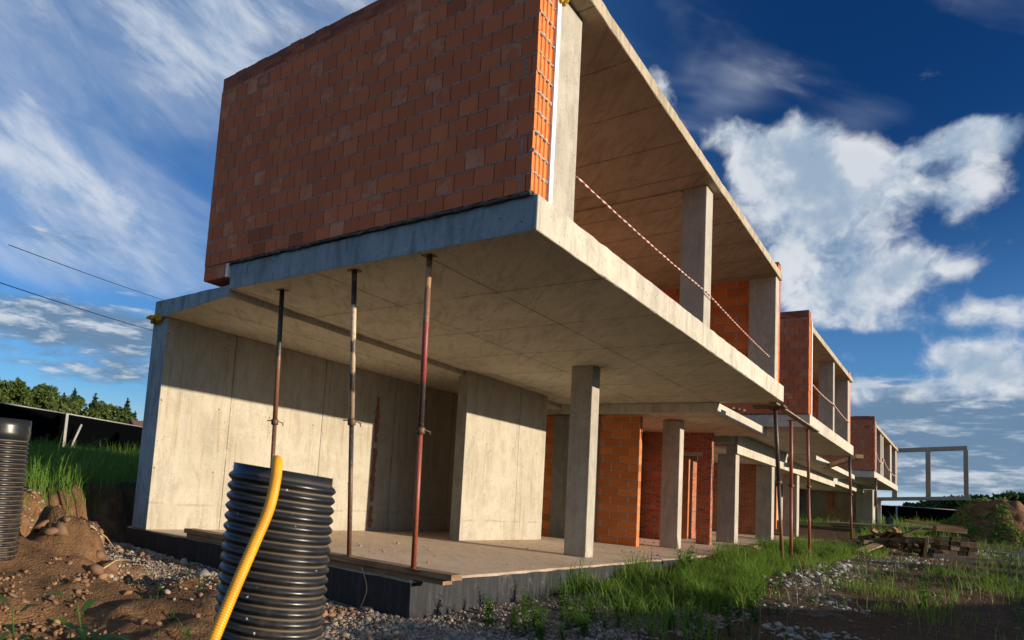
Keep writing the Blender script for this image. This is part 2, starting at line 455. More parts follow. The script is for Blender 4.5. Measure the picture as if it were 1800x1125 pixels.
def steel(name, bands, rust=(0.20, 0.085, 0.035), rough=0.5):
    """painted tube: colour bands by height, chipped down to rust"""
    m = Mt(name)
    o = m.obj()
    z = m.sep(o)[2]
    n = m.noise(m.scale(o, (14, 14, 3.0)), 1.6, 6, 0.7, 0.4)
    zz = m.add(z, m.mul(m.sub(n, 0.5), 0.35))
    c = m.ramp(m.mul(zz, 1 / 4.4), [(p / 4.4, col) for p, col in bands], 'CONSTANT')
    ch = m.sstep(m.noise(o, 24, 6, 0.75, 0.3), 0.56, 0.63)
    c = m.mix(m.mul(ch, 0.85), c, rust)
    c = m.mix(m.mul(m.m('GREATER_THAN', m.noise(o, 60, 2), 0.68), 0.7), c, (0.5, 0.42, 0.32))
    m.base(c); m.rough(m.lstep(ch, 0, 1, rough, 0.85)); m.spec(0.5)
    m.bump(m.add(ch, n), 0.25, 0.003)


steel('steel_black_rust', [(0, (0.13, 0.055, 0.03)), (1.9, (0.17, 0.075, 0.04)), (2.85, (0.022, 0.02, 0.022))])
steel('steel_cream_black', [(0, (0.12, 0.06, 0.035)), (1.2, (0.035, 0.03, 0.03)), (1.85, (0.36, 0.27, 0.19)), (2.25, (0.05, 0.04, 0.035)), (2.5, (0.40, 0.30, 0.21)), (2.75, (0.06, 0.045, 0.04)), (2.95, (0.52, 0.40, 0.27)), (3.42, (0.02, 0.02, 0.022)), (3.75, (0.12, 0.075, 0.045))])
steel('steel_red', [(0, (0.26, 0.058, 0.03)), (1.7, (0.04, 0.03, 0.03)), (2.3, (0.22, 0.03, 0.028)), (3.05, (0.19, 0.10, 0.055)), (3.5, (0.36, 0.21, 0.11)), (3.75, (0.15, 0.07, 0.035))])
steel('steel_blue_rust', [(0, (0.18, 0.10, 0.06)), (1.4, (0.028, 0.03, 0.045)), (3.0, (0.05, 0.035, 0.03))])
steel('steel_primer', [(0, (0.24, 0.075, 0.045)), (2.2, (0.25, 0.085, 0.055)), (3.2, (0.20, 0.065, 0.045))])
simple('steel_clamp', (0.16, 0.085, 0.045), (0.07, 0.045, 0.03), 20, 0.6, 0.4, 0.004, 0.5, 0.4)


def pipe_mat():
    m = Mt('black_plastic')
    o = m.obj()
    u, v, _ = m.sep(m.uv())                         # v: 0 in the groove, 1 on the rib
    n = m.noise(o, 9, 6, 0.7, 0.3)
    gr = m.mul(m.sub(1.0, m.sstep(v, 0.0, 0.55)), m.lstep(m.noise(o, 2.0, 4), 0.25, 0.6, 0.45, 1.0))
    c = m.mix(m.mul(gr, 0.85), (0.012, 0.013, 0.015), (0.125, 0.095, 0.060))
    scr = m.sstep(m.noise(m.comb(m.mul(u, 40.0), m.mul(m.sep(o)[2], 260.0), 0.0), 1.0, 4, 0.7), 0.60, 0.72)
    c = m.mix(m.mul(scr, 0.45), c, (0.09, 0.085, 0.075))
    low = m.lstep(m.sep(o)[2], 1.5, 0.0, 0.0, 0.6)
    c = m.mix(m.mul(low, m.sstep(n, 0.42, 0.68)), c, (0.13, 0.095, 0.055))
    sp = m.mul(m.m('LESS_THAN', m.add(m.voro(o, 13.0), m.mul(m.sub(m.noise(o, 60, 3), .5), .35)), 0.055), m.m('GREATER_THAN', m.noise(o, 3.0, 2), 0.55))
    c = m.mix(sp, c, (0.60, 0.60, 0.58))
    m.base(c); m.rough(m.add(m.lstep(n, 0.3, 0.7, 0.26, 0.42), m.mul(gr, 0.4))); m.spec(0.5)
    m.bump(n, 0.15, 0.004)


pipe_mat()
simple('yellow_plastic', (0.76, 0.35, 0.012), (0.66, 0.28, 0.010), 6, 0.42, 0.1, 0.002, 0.45)
simple('black_netting', (0.0014, 0.0017, 0.0022), (0.0022, 0.0026, 0.003), 30, 1.0, 0.2, spec=0.0)
simple('grey_post', (0.30, 0.30, 0.29), (0.22, 0.22, 0.21), 12, 0.7)
simple('rail_pale', (0.34, 0.34, 0.35), (0.25, 0.25, 0.26), 12, 0.7)
simple('bark', (0.10, 0.075, 0.05), (0.05, 0.038, 0.026), 10, 0.95, 0.6, 0.02)
simple('roof_tile', (0.13, 0.062, 0.045), (0.09, 0.045, 0.034), 3, 0.85)
simple('house_wall', (0.45, 0.40, 0.33), (0.38, 0.33, 0.27), 2, 0.9)
simple('cable', (0.012, 0.012, 0.012), None, 5, 0.6)


def tape_mat():
    m = Mt('striped_tape')
    u, v, _ = m.sep(m.uv())
    f = m.m('FRACT', m.mul(m.add(u, m.mul(v, 0.05)), 1 / 0.19))
    m.base(m.mix(m.m('GREATER_THAN', f, 0.5), (0.36, 0.055, 0.035), (0.62, 0.56, 0.50))); m.rough(0.5)


tape_mat()


def leafm(name, a, b, c2, trans=0.25):
    m = Mt(name)
    u, v, _ = m.sep(m.uv())                         # u: one value per leaf, v: along it
    c = m.mix(u, a, b)
    c = m.mix(m.mul(m.sstep(m.white(m.comb(u, 3.0, 1.0)), 0.55, 1.0), 0.7), c, c2)
    m.base(c); m.rough(0.6); m.spec(0.3)
    tr = m.N.new('ShaderNodeBsdfTranslucent'); m.put(tr.inputs['Color'], m.mix(0.5, c, (0.16, 0.22, 0.03)))
    mx = m.N.new('ShaderNodeMixShader'); mx.inputs[0].default_value = trans
    out = [n for n in m.N if n.type == 'OUTPUT_MATERIAL'][0]
    m.L.new(m.b.outputs[0], mx.inputs[1]); m.L.new(tr.outputs[0], mx.inputs[2]); m.L.new(mx.outputs[0], out.inputs['Surface'])


leafm('grass_blade', (0.070, 0.175, 0.018), (0.135, 0.265, 0.030), (0.22, 0.27, 0.05), 0.42)
leafm('grass_dry', (0.20, 0.17, 0.07), (0.30, 0.26, 0.12), (0.12, 0.15, 0.04), 0.2)
leafm('weed_leaf', (0.055, 0.155, 0.022), (0.095, 0.21, 0.03), (0.15, 0.23, 0.04), 0.35)
leafm('tree_leaf', (0.040, 0.075, 0.014), (0.070, 0.105, 0.020), (0.11, 0.13, 0.03), 0.2)
leafm('spruce_leaf', (0.022, 0.048, 0.016), (0.035, 0.066, 0.020), (0.05, 0.08, 0.022), 0.1)
leafm('bush_leaf', (0.022, 0.055, 0.012), (0.045, 0.085, 0.016), (0.06, 0.10, 0.022), 0.15)
leafm('petal_yellow', (0.75, 0.48, 0.02), (0.8, 0.55, 0.03), (0.7, 0.4, 0.02), 0.2)


def stone_mat(name, cols):
    m = Mt(name)
    u = m.sep(m.uv())[0]
    o = m.obj()
    c = m.ramp(u, [(i / (len(cols) - 1), k) for i, k in enumerate(cols)])
    c = m.mix(m.lstep(m.noise(o, 30, 4, 0.7), 0.35, 0.7, 0.0, 0.4), c, (0.10, 0.085, 0.07))
    m.base(c); m.rough(0.85); m.bump(m.noise(o, 45, 3, 0.7), 0.4, 0.006)


stone_mat('pebbles', [(0.30, 0.25, 0.19), (0.22, 0.17, 0.12), (0.36, 0.32, 0.27), (0.30, 0.15, 0.09), (0.20, 0.19, 0.18), (0.42, 0.37, 0.29), (0.25, 0.20, 0.15)])
stone_mat('crushed_rock', [(0.27, 0.265, 0.255), (0.36, 0.35, 0.335), (0.22, 0.215, 0.21), (0.44, 0.43, 0.41), (0.30, 0.28, 0.26)])
stone_mat('clods', [(0.17, 0.088, 0.042), (0.23, 0.12, 0.057), (0.13, 0.068, 0.034), (0.30, 0.175, 0.09)])


def ground_mat():
    m = Mt('soil_and_gravel')
    o = m.obj()
    zone = m.N.new('ShaderNodeVertexColor'); zone.layer_name = 'zone'
    gr, gs, cl = m.sep(zone.outputs[0])             # gravel, turf, bare loam
    n0 = m.noise(o, 0.7, 6, 0.62, 0.3); n1 = m.noise(o, 5.0, 7, 0.68, 0.3); n2 = m.noise(o, 38, 5, 0.7)
    soil = m.ramp(m.add(m.mul(n0, 0.4), m.mul(n1, 0.6)), [(0.30, (0.050, 0.030, 0.018)), (0.5, (0.105, 0.062, 0.034)), (0.72, (0.17, 0.105, 0.06))])
    loam = m.ramp(n1, [(0.3, (0.13, 0.065, 0.030)), (0.55, (0.27, 0.145, 0.068)), (0.75, (0.38, 0.235, 0.125))])
    vc = m.voro(o, 34, out='Color')
    peb = m.mix(m.sep(vc)[0], (0.13, 0.105, 0.08), (0.36, 0.31, 0.25))
    peb = m.mix(m.sstep(m.voro(o, 34), 0.45, 0.75), peb, (0.05, 0.038, 0.028))
    turf = m.mix(n2, (0.022, 0.045, 0.010), (0.06, 0.075, 0.02))
    c = m.mix(cl, soil, loam)
    c = m.mix(m.sstep(m.add(gr, m.mul(m.sub(n1, 0.5), 0.9)), 0.35, 0.6), c, peb)
    c = m.mix(m.sstep(m.add(gs, m.mul(m.sub(n1, 0.5), 0.8)), 0.4, 0.62), c, turf)
    c = m.mix(m.lstep(n2, 0.3, 0.7, 0.0, 0.35), c, (0.04, 0.028, 0.018))
    m.base(c); m.rough(0.95); m.spec(0.15)
    m.bump(m.add(m.mul(n1, 1.0), m.add(m.mul(n2, 0.5), m.mul(m.voro(o, 34), -0.35))), 0.9, 0.05)


ground_mat()


# ---------------------------------------------------------------- mesh and object helpers
class MB:
    """collects faces, with metre-scaled box UVs, and links them as one mesh object"""
    def __init__(s):
        s.v = []; s.f = []; s.u = []; s.mi = []; s.sm = []

    def face(s, pts, mi=0, uv=None, smooth=False):
        pts = [Vector(p) for p in pts]
        k = len(s.v); s.v += pts; s.f.append(tuple(range(k, k + len(pts))))
        if uv is None:
            n = (pts[1] - pts[0]).cross(pts[2] - pts[0])
            if len(pts) > 3 and n.length < 1e-9: n = (pts[2] - pts[1]).cross(pts[3] - pts[1])
            a = [abs(q) for q in n]
            if a[2] >= a[0] and a[2] >= a[1]: uv = [(p.x, p.y) for p in pts]
            elif a[0] >= a[1]: uv = [(p.y, p.z) for p in pts]
            else: uv = [(p.x, p.z) for p in pts]
        s.u.append(uv); s.mi.append(mi); s.sm.append(smooth)

    def box(s, x0, x1, y0, y1, z0, z1, mi=0, faces=None, M=None):
        g = faces or {}
        P = lambda *a: (M @ Vector(a)) if M else Vector(a)
        F = {'-x': [P(x0, y1, z0), P(x0, y0, z0), P(x0, y0, z1), P(x0, y1, z1)],
             '+x': [P(x1, y0, z0), P(x1, y1, z0), P(x1, y1, z1), P(x1, y0, z1)],
             '-y': [P(x0, y0, z0), P(x1, y0, z0), P(x1, y0, z1), P(x0, y0, z1)],
             '+y': [P(x1, y1, z0), P(x0, y1, z0), P(x0, y1, z1), P(x1, y1, z1)],
             '-z': [P(x0, y1, z0), P(x1, y1, z0), P(x1, y0, z0), P(x0, y0, z0)],
             '+z': [P(x0, y0, z1), P(x1, y0, z1), P(x1, y1, z1), P(x0, y1, z1)]}
        for k, q in F.items():
            if g.get(k, mi) is None: continue
            s.face(q, g.get(k, mi))
        return s

    def prism(s, poly, z0, z1, mi=0, bottom=None, side=None, top=None, sides=None, rag=0.0):
        """poly counter-clockwise; z0 and z1 numbers or functions of x, y"""
        f0 = z0 if callable(z0) else (lambda x, y: z0)
        f1 = z1 if callable(z1) else (lambda x, y: z1)
        if rag:
            q = []; rs = {}
            for i, (a, b) in enumerate(zip(poly, poly[1:] + poly[:1])):
                L = math.hypot(b[0] - a[0], b[1] - a[1]); k = max(1, int(L / .22))
                nx_, ny_ = (b[1] - a[1]) / L, -(b[0] - a[0]) / L
                for j in range(k):
                    t = j / k
                    g = rag * (random.uniform(-1, 1) + (-2.2 if random.random() < .05 else 0)) if j else 0.0
                    q.append((a[0] + (b[0] - a[0]) * t + nx_ * g, a[1] + (b[1] - a[1]) * t + ny_ * g))
                    if sides and i in sides: rs[len(q) - 1] = sides[i]
            poly, sides = q, rs
            z0c, z1c = f0, f1
            dz = {p: (random.uniform(-1, 1) * rag, random.uniform(-1, 1) * rag) for p in poly}
            f0 = lambda x, y: z0c(x, y) + dz[(x, y)][0]
            f1 = lambda x, y: z1c(x, y) + dz[(x, y)][1]
        n = len(poly)
        s.face([(x, y, f1(x, y)) for x, y in poly], mi if top is None else top)
        s.face([(x, y, f0(x, y)) for x, y in reversed(poly)], mi if bottom is None else bottom)
        for i in range(n):
            a, b = poly[i], poly[(i + 1) % n]
            s.face([(*a, f0(*a)), (*b, f0(*b)), (*b, f1(*b)), (*a, f1(*a))], (sides or {}).get(i, mi if side is None else side))
        return s

    def tube(s, path, rad, seg=10, mi=0, cap=True, smooth=True, vfun=None):
        path = [Vector(p) for p in path]; n = len(path)
        rings = []; L = 0.0; acc = []
        up = None
        for i, p in enumerate(path):
            t = (path[min(i + 1, n - 1)] - path[max(i - 1, 0)]).normalized()
            if up is None:
                up = Vector((0, 0, 1)) if abs(t.z) < 0.9 else Vector((1, 0, 0))
            a = t.cross(up).normalized(); b = a.cross(t).normalized(); up = b
            r = rad(i, n) if callable(rad) else rad
            rings.append([p + (a * math.cos(q) + b * math.sin(q)) * r for q in [2 * math.pi * j / seg for j in range(seg)]])
            if i: L += (p - path[i - 1]).length
            acc.append(L)
        for i in range(n - 1):
            for j in range(seg):
                k = (j + 1) % seg
                v0, v1 = (vfun(i), vfun(i + 1)) if vfun else (j / seg, j / seg)
                if vfun: uvq = [(j / seg, v0), ((j + 1) / seg, v0), ((j + 1) / seg, v1), (j / seg, v1)]
                else: uvq = [(acc[i], j / seg), (acc[i], (j + 1) / seg), (acc[i + 1], (j + 1) / seg), (acc[i + 1], j / seg)]
                s.face([rings[i][j], rings[i][k], rings[i + 1][k], rings[i + 1][j]], mi, uvq, smooth)
        if cap:
            s.face(list(reversed(rings[0])), mi); s.face(rings[-1], mi)
        return s

    def lathe(s, prof, c, seg=48, mi=0, vals=None, axis=None):
        """prof: (radius, height); vals: v coordinate per ring"""
        c = Vector(c)
        M = Matrix.Identity(3) if axis is None else axis
        for i in range(len(prof) - 1):
            for j in range(seg):
                a0, a1 = 2 * math.pi * j / seg, 2 * math.pi * (j + 1) / seg
                (r0, h0), (r1, h1) = prof[i], prof[i + 1]
                q = [c + M @ Vector((r * math.cos(a), r * math.sin(a), h)) for r, h, a in ((r0, h0, a0), (r0, h0, a1), (r1, h1, a1), (r1, h1, a0))]
                v0, v1 = (vals[i], vals[i + 1]) if vals else (h0, h1)
                s.face(q, mi, [(j / seg, v0), ((j + 1) / seg, v0), ((j + 1) / seg, v1), (j / seg, v1)], True)
        return s

    def build(s, name, mats, parent=None, bevel=0.0, weld=True):
        mats = [mats] if isinstance(mats, str) else mats
        off = Vector(wloc(parent)) if parent else Vector((0, 0, 0))
        me = bpy.data.meshes.new(name)
        me.from_pydata([tuple(p - off) for p in s.v], [], s.f)
        ul = me.uv_layers.new(name='UVMap')
        ul.data.foreach_set('uv', [c for f in s.u for uv in f for c in uv])
        me.polygons.foreach_set('material_index', s.mi)
        me.polygons.foreach_set('use_smooth', s.sm)
        for k in mats: me.materials.append(MATS[k])
        if weld:
            import bmesh
            bm = bmesh.new(); bm.from_mesh(me)
            bmesh.ops.remove_doubles(bm, verts=bm.verts, dist=1e-4)
            bm.to_mesh(me); bm.free()
        o = bpy.data.objects.new(name, me); COL.objects.link(o)
        if parent: o.parent = parent
        if bevel:
            b = o.modifiers.new('bevel', 'BEVEL'); b.width = bevel; b.segments = 2; b.limit_method = 'ANGLE'; b.angle_limit = R(40)
        return o


def wloc(o):
    p = Vector((0, 0, 0))
    while o is not None:
        p = p + o.location; o = o.parent
    return p


def tag(o, label, cat, group=None, kind=None):
    if label: o['label'] = label
    if cat: o['category'] = cat
    if group: o['group'] = group
    if kind: o['kind'] = kind
    return o


def thing(name, label, cat, loc=(0, 0, 0), group=None):
    o = bpy.data.objects.new(name, None); COL.objects.link(o)
    o.location = loc; o.empty_display_size = 0.2
    return tag(o, label, cat, group)


def copy_tree(o, parent=None):
    c = o.copy(); COL.objects.link(c)
    if parent: c.parent = parent
    for ch in [q for q in bpy.data.objects if q.parent == o]:
        copy_tree(ch, c)
    return c


def np_mesh(name, verts, faces, uvs, mats, midx=None, smooth=None, parent=None):
    """verts (n,3), faces (m,k) with one k; uvs (m,k,2)"""
    me = bpy.data.meshes.new(name)
    n, (mf, k) = len(verts), faces.shape
    me.vertices.add(n); me.vertices.foreach_set('co', np.asarray(verts, np.float32).ravel())
    me.loops.add(mf * k); me.loops.foreach_set('vertex_index', np.asarray(faces, np.int32).ravel())
    me.polygons.add(mf)
    me.polygons.foreach_set('loop_start', np.arange(0, mf * k, k, dtype=np.int32))
    if uvs is not None:
        ul = me.uv_layers.new(name='UVMap'); ul.data.foreach_set('uv', np.asarray(uvs, np.float32).ravel())
    if midx is not None: me.polygons.foreach_set('material_index', np.asarray(midx, np.int32))
    me.update(calc_edges=True)
    if smooth: me.polygons.foreach_set('use_smooth', np.ones(mf, bool))
    for q in ([mats] if isinstance(mats, str) else mats): me.materials.append(MATS[q])
    o = bpy.data.objects.new(name, me); COL.objects.link(o)
    if parent: o.parent = parent
    return o


def vnoise(x, y, seed=0):
    """smooth value noise, numpy"""
    xi, yi = np.floor(x).astype(np.int64), np.floor(y).astype(np.int64)
    fx, fy = x - xi, y - yi
    fx, fy = fx * fx * (3 - 2 * fx), fy * fy * (3 - 2 * fy)

    def h(a, b):
        q = (a * 374761393 + b * 668265263 + seed * 69069 + 12345) & 0x7fffffff
        q = ((q ^ (q >> 13)) * 1274126177) & 0x7fffffff
        return ((q ^ (q >> 16)) & 0xffff) / 65535.0
    return (h(xi, yi) * (1 - fx) + h(xi + 1, yi) * fx) * (1 - fy) + (h(xi, yi + 1) * (1 - fx) + h(xi + 1, yi + 1) * fx) * fy


def fbm(x, y, seed=0, o=4):
    s = 0; a = 0.5
    for i in range(o):
        s = s + a * vnoise(x * 2 ** i, y * 2 ** i, seed + i); a *= 0.5
    return s


def ss(t, a, b):
    t = np.clip((t - a) / (b - a), 0, 1)
    return t * t * (3 - 2 * t)


# ---------------------------------------------------------------- the ground
def ground_z(x, y):
    x = np.asarray(x, float); y = np.asarray(y, float)
    b = np.interp(x, [-200, -60, -7, 0, 9.7, 16, 22, 30, 47, 90, 200, 1500],
                  [-1.6, -1.0, -.56, -.50, -.33, -.12, .02, .2, .75, 1.7, 3.5, 12.0])
    b = b + 0.026 * np.clip(y, 0, 9) * ss(-x, -1.2, -0.2)
    b = b + 0.10 * (fbm(x * 0.35, y * 0.35, 3) - .5) + 0.05 * (fbm(x * 1.7, y * 1.7, 9) - .5)
    # clods and ruts of the dug-over earth on the left
    dug = ss(-x, -0.3, 0.8) * ss(y, 1.2, 3.0)
    b = b + dug * (0.55 * (fbm(x * 0.9 + 3, y * 0.9, 21) - .5) + 0.34 * (fbm(x * 2.7, y * 2.7, 33) - .5))
    b = b + 0.60 * np.exp(-(((x + 2.9) / 1.1) ** 2 + ((y - 5.5) / 0.9) ** 2))          # heap at the foot of the far pipe
    b = b - 0.42 * np.exp(-(((x + 3.6) / 0.75) ** 2 + ((y - 3.1) / 0.9) ** 2))         # trench
    b = b + 0.22 * np.exp(-(((x + 1.6) / 0.9) ** 2 + ((y - 3.6) / 0.8) ** 2))
    b = b + (.55 + .75 * (fbm(x * 3.6, y * 3.6, 47) - .5)) * ss(1.0 - np.sqrt(((x + 1.95) / .62) ** 2 + ((y - 5.75) / .7) ** 2), 0, .55)   # big lump of earth
    # raised turf plateau behind, with a cut earth face
    yb = np.interp(x, [-40, -8, -4.5, -3, -1.6, -.6, .3, 2, 60], [2, 4.0, 5.2, 6.3, 7.1, 7.9, 8.8, 9.6, 9.8])
    yb = yb + 0.5 * (fbm(x * 1.3, x * 0 + 5.0, 41) - .5) + .55 * (fbm(x * 2.6, y * 2.6 + 4, 43) - .5)
    t = ss(y - yb, 0.0, 0.75 + 0.4 * vnoise(x * 1.1, y * 0.6, 5))
    p = np.interp(y, [3, 8, 12, 27, 40, 110, 220, 1500], [.42, .62, .82, 1.66, 1.9, 3.0, 6.0, 20.0]) + .12 * (fbm(x * .5, y * .5, 8) - .5)
    p = np.maximum(p, b)
    b = b * (1 - t) + p * t
    # unseen earth ridge added behind the photographer, shaped so its shadow covers the foreground
    rz = np.interp(x, [-40, -14, -9, -5, 6, 12, 18, 26, 34, 44], [.3, 1.4, 2.2, 2.55, 2.55, 2.05, 1.75, 1.9, 1.2, .3])
    rz = rz + 0.35 * (fbm(x * .6, y * .6, 51) - .5)
    b = b + np.maximum(0, rz - b) * np.exp(-((y + 14.5) / 1.9) ** 2)
    return b


def gz(x, y): return float(ground_z(np.array([x]), np.array([y]))[0])


def build_ground():
    def axis(fine0, fine1, step, far0, far1, k=1.16):
        a = list(np.arange(fine0, fine1 + 1e-6, step))
        d = step
        while a[-1] < far1: d *= k; a.append(a[-1] + d)
        d = step; lo = []
        q = a[0]
        while q > far0: d *= k; q -= d; lo.append(q)
        return np.array(lo[::-1] + a)
    xs = axis(-6, 16, 0.085, -900, 1400, 1.045)
    ys = axis(-4.5, 10, 0.085, -900, 1400, 1.06)
    X, Y = np.meshgrid(xs, ys, indexing='ij')
    Z = ground_z(X, Y)
    fine = ((X > -7) & (X < 20) & (Y > -6) & (Y < 11))
    Z = Z + fine * 0.05 * (fbm(X * 7, Y * 7, 77, 3) - .45)
    V = np.stack([X, Y, Z], -1).reshape(-1, 3)
    nx, ny = len(xs), len(ys)
    i, j = np.meshgrid(np.arange(nx - 1), np.arange(ny - 1), indexing='ij')
    a = (i * ny + j).ravel()
    F = np.stack([a, a + ny, a + ny + 1, a + 1], 1)
    o = np_mesh('ground', V, F, None, 'soil_and_gravel', smooth=True)
    tag(o, 'brown building-site ground of bare soil and gravel around the concrete houses', None, None, 'structure')
    # what the ground is made of, by place
    yb = np.interp(X, [-40, -8, -4.5, -3, -1.6, -.6, .3, 2, 60], [2, 4.0, 5.2, 6.3, 7.1, 7.9, 8.8, 9.6, 9.8])
    n = fbm(X * .8, Y * .8, 61)
    gravel = ss(1.5 - np.abs(X + .35), 0, 1.5) * ss(8.6 - Y, 0, .8) * ss(Y + .5, 0, 1) * (.55 + .7 * n)
    gravel = np.maximum(gravel, ss(X, -3, -1) * ss(1.9 - Y, 0, .2) * ss(Y + 1.2, 0, 1.6) * ss(9 - X, 0, 4) * (.45 + .6 * n))
    path = ss(X, 5, 8) * np.exp(-((Y - np.interp(X, [6, 12, 20, 40], [-1.6, -.6, -1.2, -3.0])) / 1.3) ** 2)
    gravel = np.maximum(gravel, path * (-.1 + 1.1 * n))
    turf = ss(Y - yb, .55, 1.0)
    turf = np.maximum(turf, ss(X, 40, 55) * ss(np.abs(Y + 2), 1.0, 3.0) * .9)
    turf = np.maximum(turf, ss(X, 60, 75))
    turf = np.maximum(turf, ss(-3.2 - Y, 0, 1.0) * .6)
    loam = np.exp(-((Y - yb - .15) / .42) ** 2) * ss(2.0 - X, 0, 1)
    loam = np.maximum(loam, ss(.4 - X, 0, 1.2) * ss(Y, 1.0, 2.2) * (.25 + .6 * ss(fbm(X * 1.5, Y * 1.5, 91), .35, .6)))
    col = np.stack([gravel, turf, loam, np.ones_like(X)], -1).reshape(-1, 4)
    ca = o.data.color_attributes.new('zone', 'FLOAT_COLOR', 'POINT')
    ca.data.foreach_set('color', col.astype(np.float32).ravel())


build_ground()


# ---------------------------------------------------------------- the row of unfinished houses
HS, ST, TOP, ROOF, RT = 4.055, 4.463, 7.81, 7.21, 0.19   # slab soffit, slab top, brick top, roof soffit, roof thickness
FY, WB, WT = 1.652, 7.942, 0.47


def zf(x, y=0.0): return float(np.interp(x, [12, 15, 22, 28, 34, 56, 70], [0, .02, .125, .21, .31, .64, .81]))


CC = ['concrete_column', 'concrete_soffit', 'concrete_edge', 'concrete_floor', 'bitumen', 'concrete_wall', 'concrete_ceiling', 'concrete_dark', 'concrete_end_shade', 'concrete_roof']
COLM, SOF, EDG, FLO, BIT, WAL, CEI, DRK, END_SHADE, ROE = range(10)


def foundation(h, x0, x1, close0=True):
    """floor plate with a ragged bitumen-coated front edge"""
    m = MB()
    n = max(2, int((x1 - x0) / 0.12)); xs = np.linspace(x0, x1, n + 1)
    jag = 0.018 * (fbm(xs * 5, xs * 0, 5) - .5) * 2
    jz = 0.03 * (fbm(xs * 2.3, xs * 0 + 9, 15) - .45)
    bot = lambda x, y: gz(x, y) - 0.5
    for i in range(n):
        a, b = xs[i], xs[i + 1]
        za, zb = zf(a), zf(b)
        ya, yb = FY + jag[i], FY + jag[i + 1]
        m.face([(a, ya + .05, za), (b, yb + .05, zb), (b, 8.1, zb), (a, 8.1, za)], FLO)
        m.face([(a, ya, za - .025 + jz[i]), (b, yb, zb - .025 + jz[i + 1]), (b, yb + .05, zb), (a, ya + .05, za)], FLO)
        m.face([(a, ya - .012, bot(a, ya)), (b, yb - .012, bot(b, yb)), (b, yb, zb - .025 + jz[i + 1]), (a, ya, za - .025 + jz[i])], BIT)
    ys = np.linspace(FY + jag[0], 8.1, 50)
    jy = 0.03 * (fbm(ys * 3, ys * 0, 25) - .45)
    for i in range(49):
        a, b = ys[i], ys[i + 1]
        m.face([(x0 - .012, b, bot(x0, b)), (x0 - .012, a, bot(x0, a)), (x0, a, zf(x0) - .02 + jy[i]), (x0, b, zf(x0) - .02 + jy[i + 1])], BIT)
        m.face([(x0, b, zf(x0) - .02 + jy[i + 1]), (x0, a, zf(x0) - .02 + jy[i]), (x0 + .05, a, zf(x0)), (x0 + .05, b, zf(x0))], FLO)
    m.face([(x1, FY, zf(x1) - .9), (x1, 8.1, zf(x1) - .9), (x1, 8.1, zf(x1)), (x1, FY, zf(x1))], BIT)
    m.face([(x1, 8.1, -1), (x0, 8.1, -1), (x0, 8.1, zf(x0)), (x1, 8.1, zf(x1))], BIT)
    return m.build('foundation', CC, h)


def cbox(h, name, x0, x1, y0, y1, z0, z1, mi=COLM, faces=None, bev=0.012, mats=CC):
    return MB().box(x0, x1, y0, y1, z0, z1, mi, faces).build(name, mats, h, bev)


def lumps(name, mat, path, r, parent, seed=0, flat=(1, 1, 1)):
    """a squeezed-out string of mortar following a line"""
    rr = np.random.default_rng(seed)
    m = MB()
    pts = []
    for i in range(len(path) - 1):
        a, b = Vector(path[i]), Vector(path[i + 1]); n = max(2, int((b - a).length / (r * 1.6)))
        pts += [a.lerp(b, k / n) for k in range(n)]
    pts.append(Vector(path[-1]))
    q = [p + Vector([float(c) for c in rr.normal(0, r * .18, 3)]) for p in pts]
    rad = [r * float(rr.uniform(.55, 1.25)) for _ in q]
    m.tube(q, lambda i, n: rad[i], 6, 0)
    return m.build(name, mat, parent)


def ridged_side(m, x0, x1, y, z0, z1, mi, depth=0.016, per=0.105):
    """front edge of a hollow-block wall: upright tongue and groove"""
    n = max(1, round((x1 - x0) / per)); w = (x1 - x0) / n
    prof = []
    for i in range(n):
        a = x0 + i * w
        prof += [(a, y), (a + w * .42, y), (a + w * .50, y + depth), (a + w * .92, y + depth)]
    prof.append((x1, y))
    for (xa, ya), (xb, yb) in zip(prof[:-1], prof[1:]):
        m.face([(xa, ya, z0), (xb, yb, z0), (xb, yb, z1), (xa, ya, z1)], mi)


BRK = ['block_brick', 'block_side', 'parapet_brick', 'mortar']


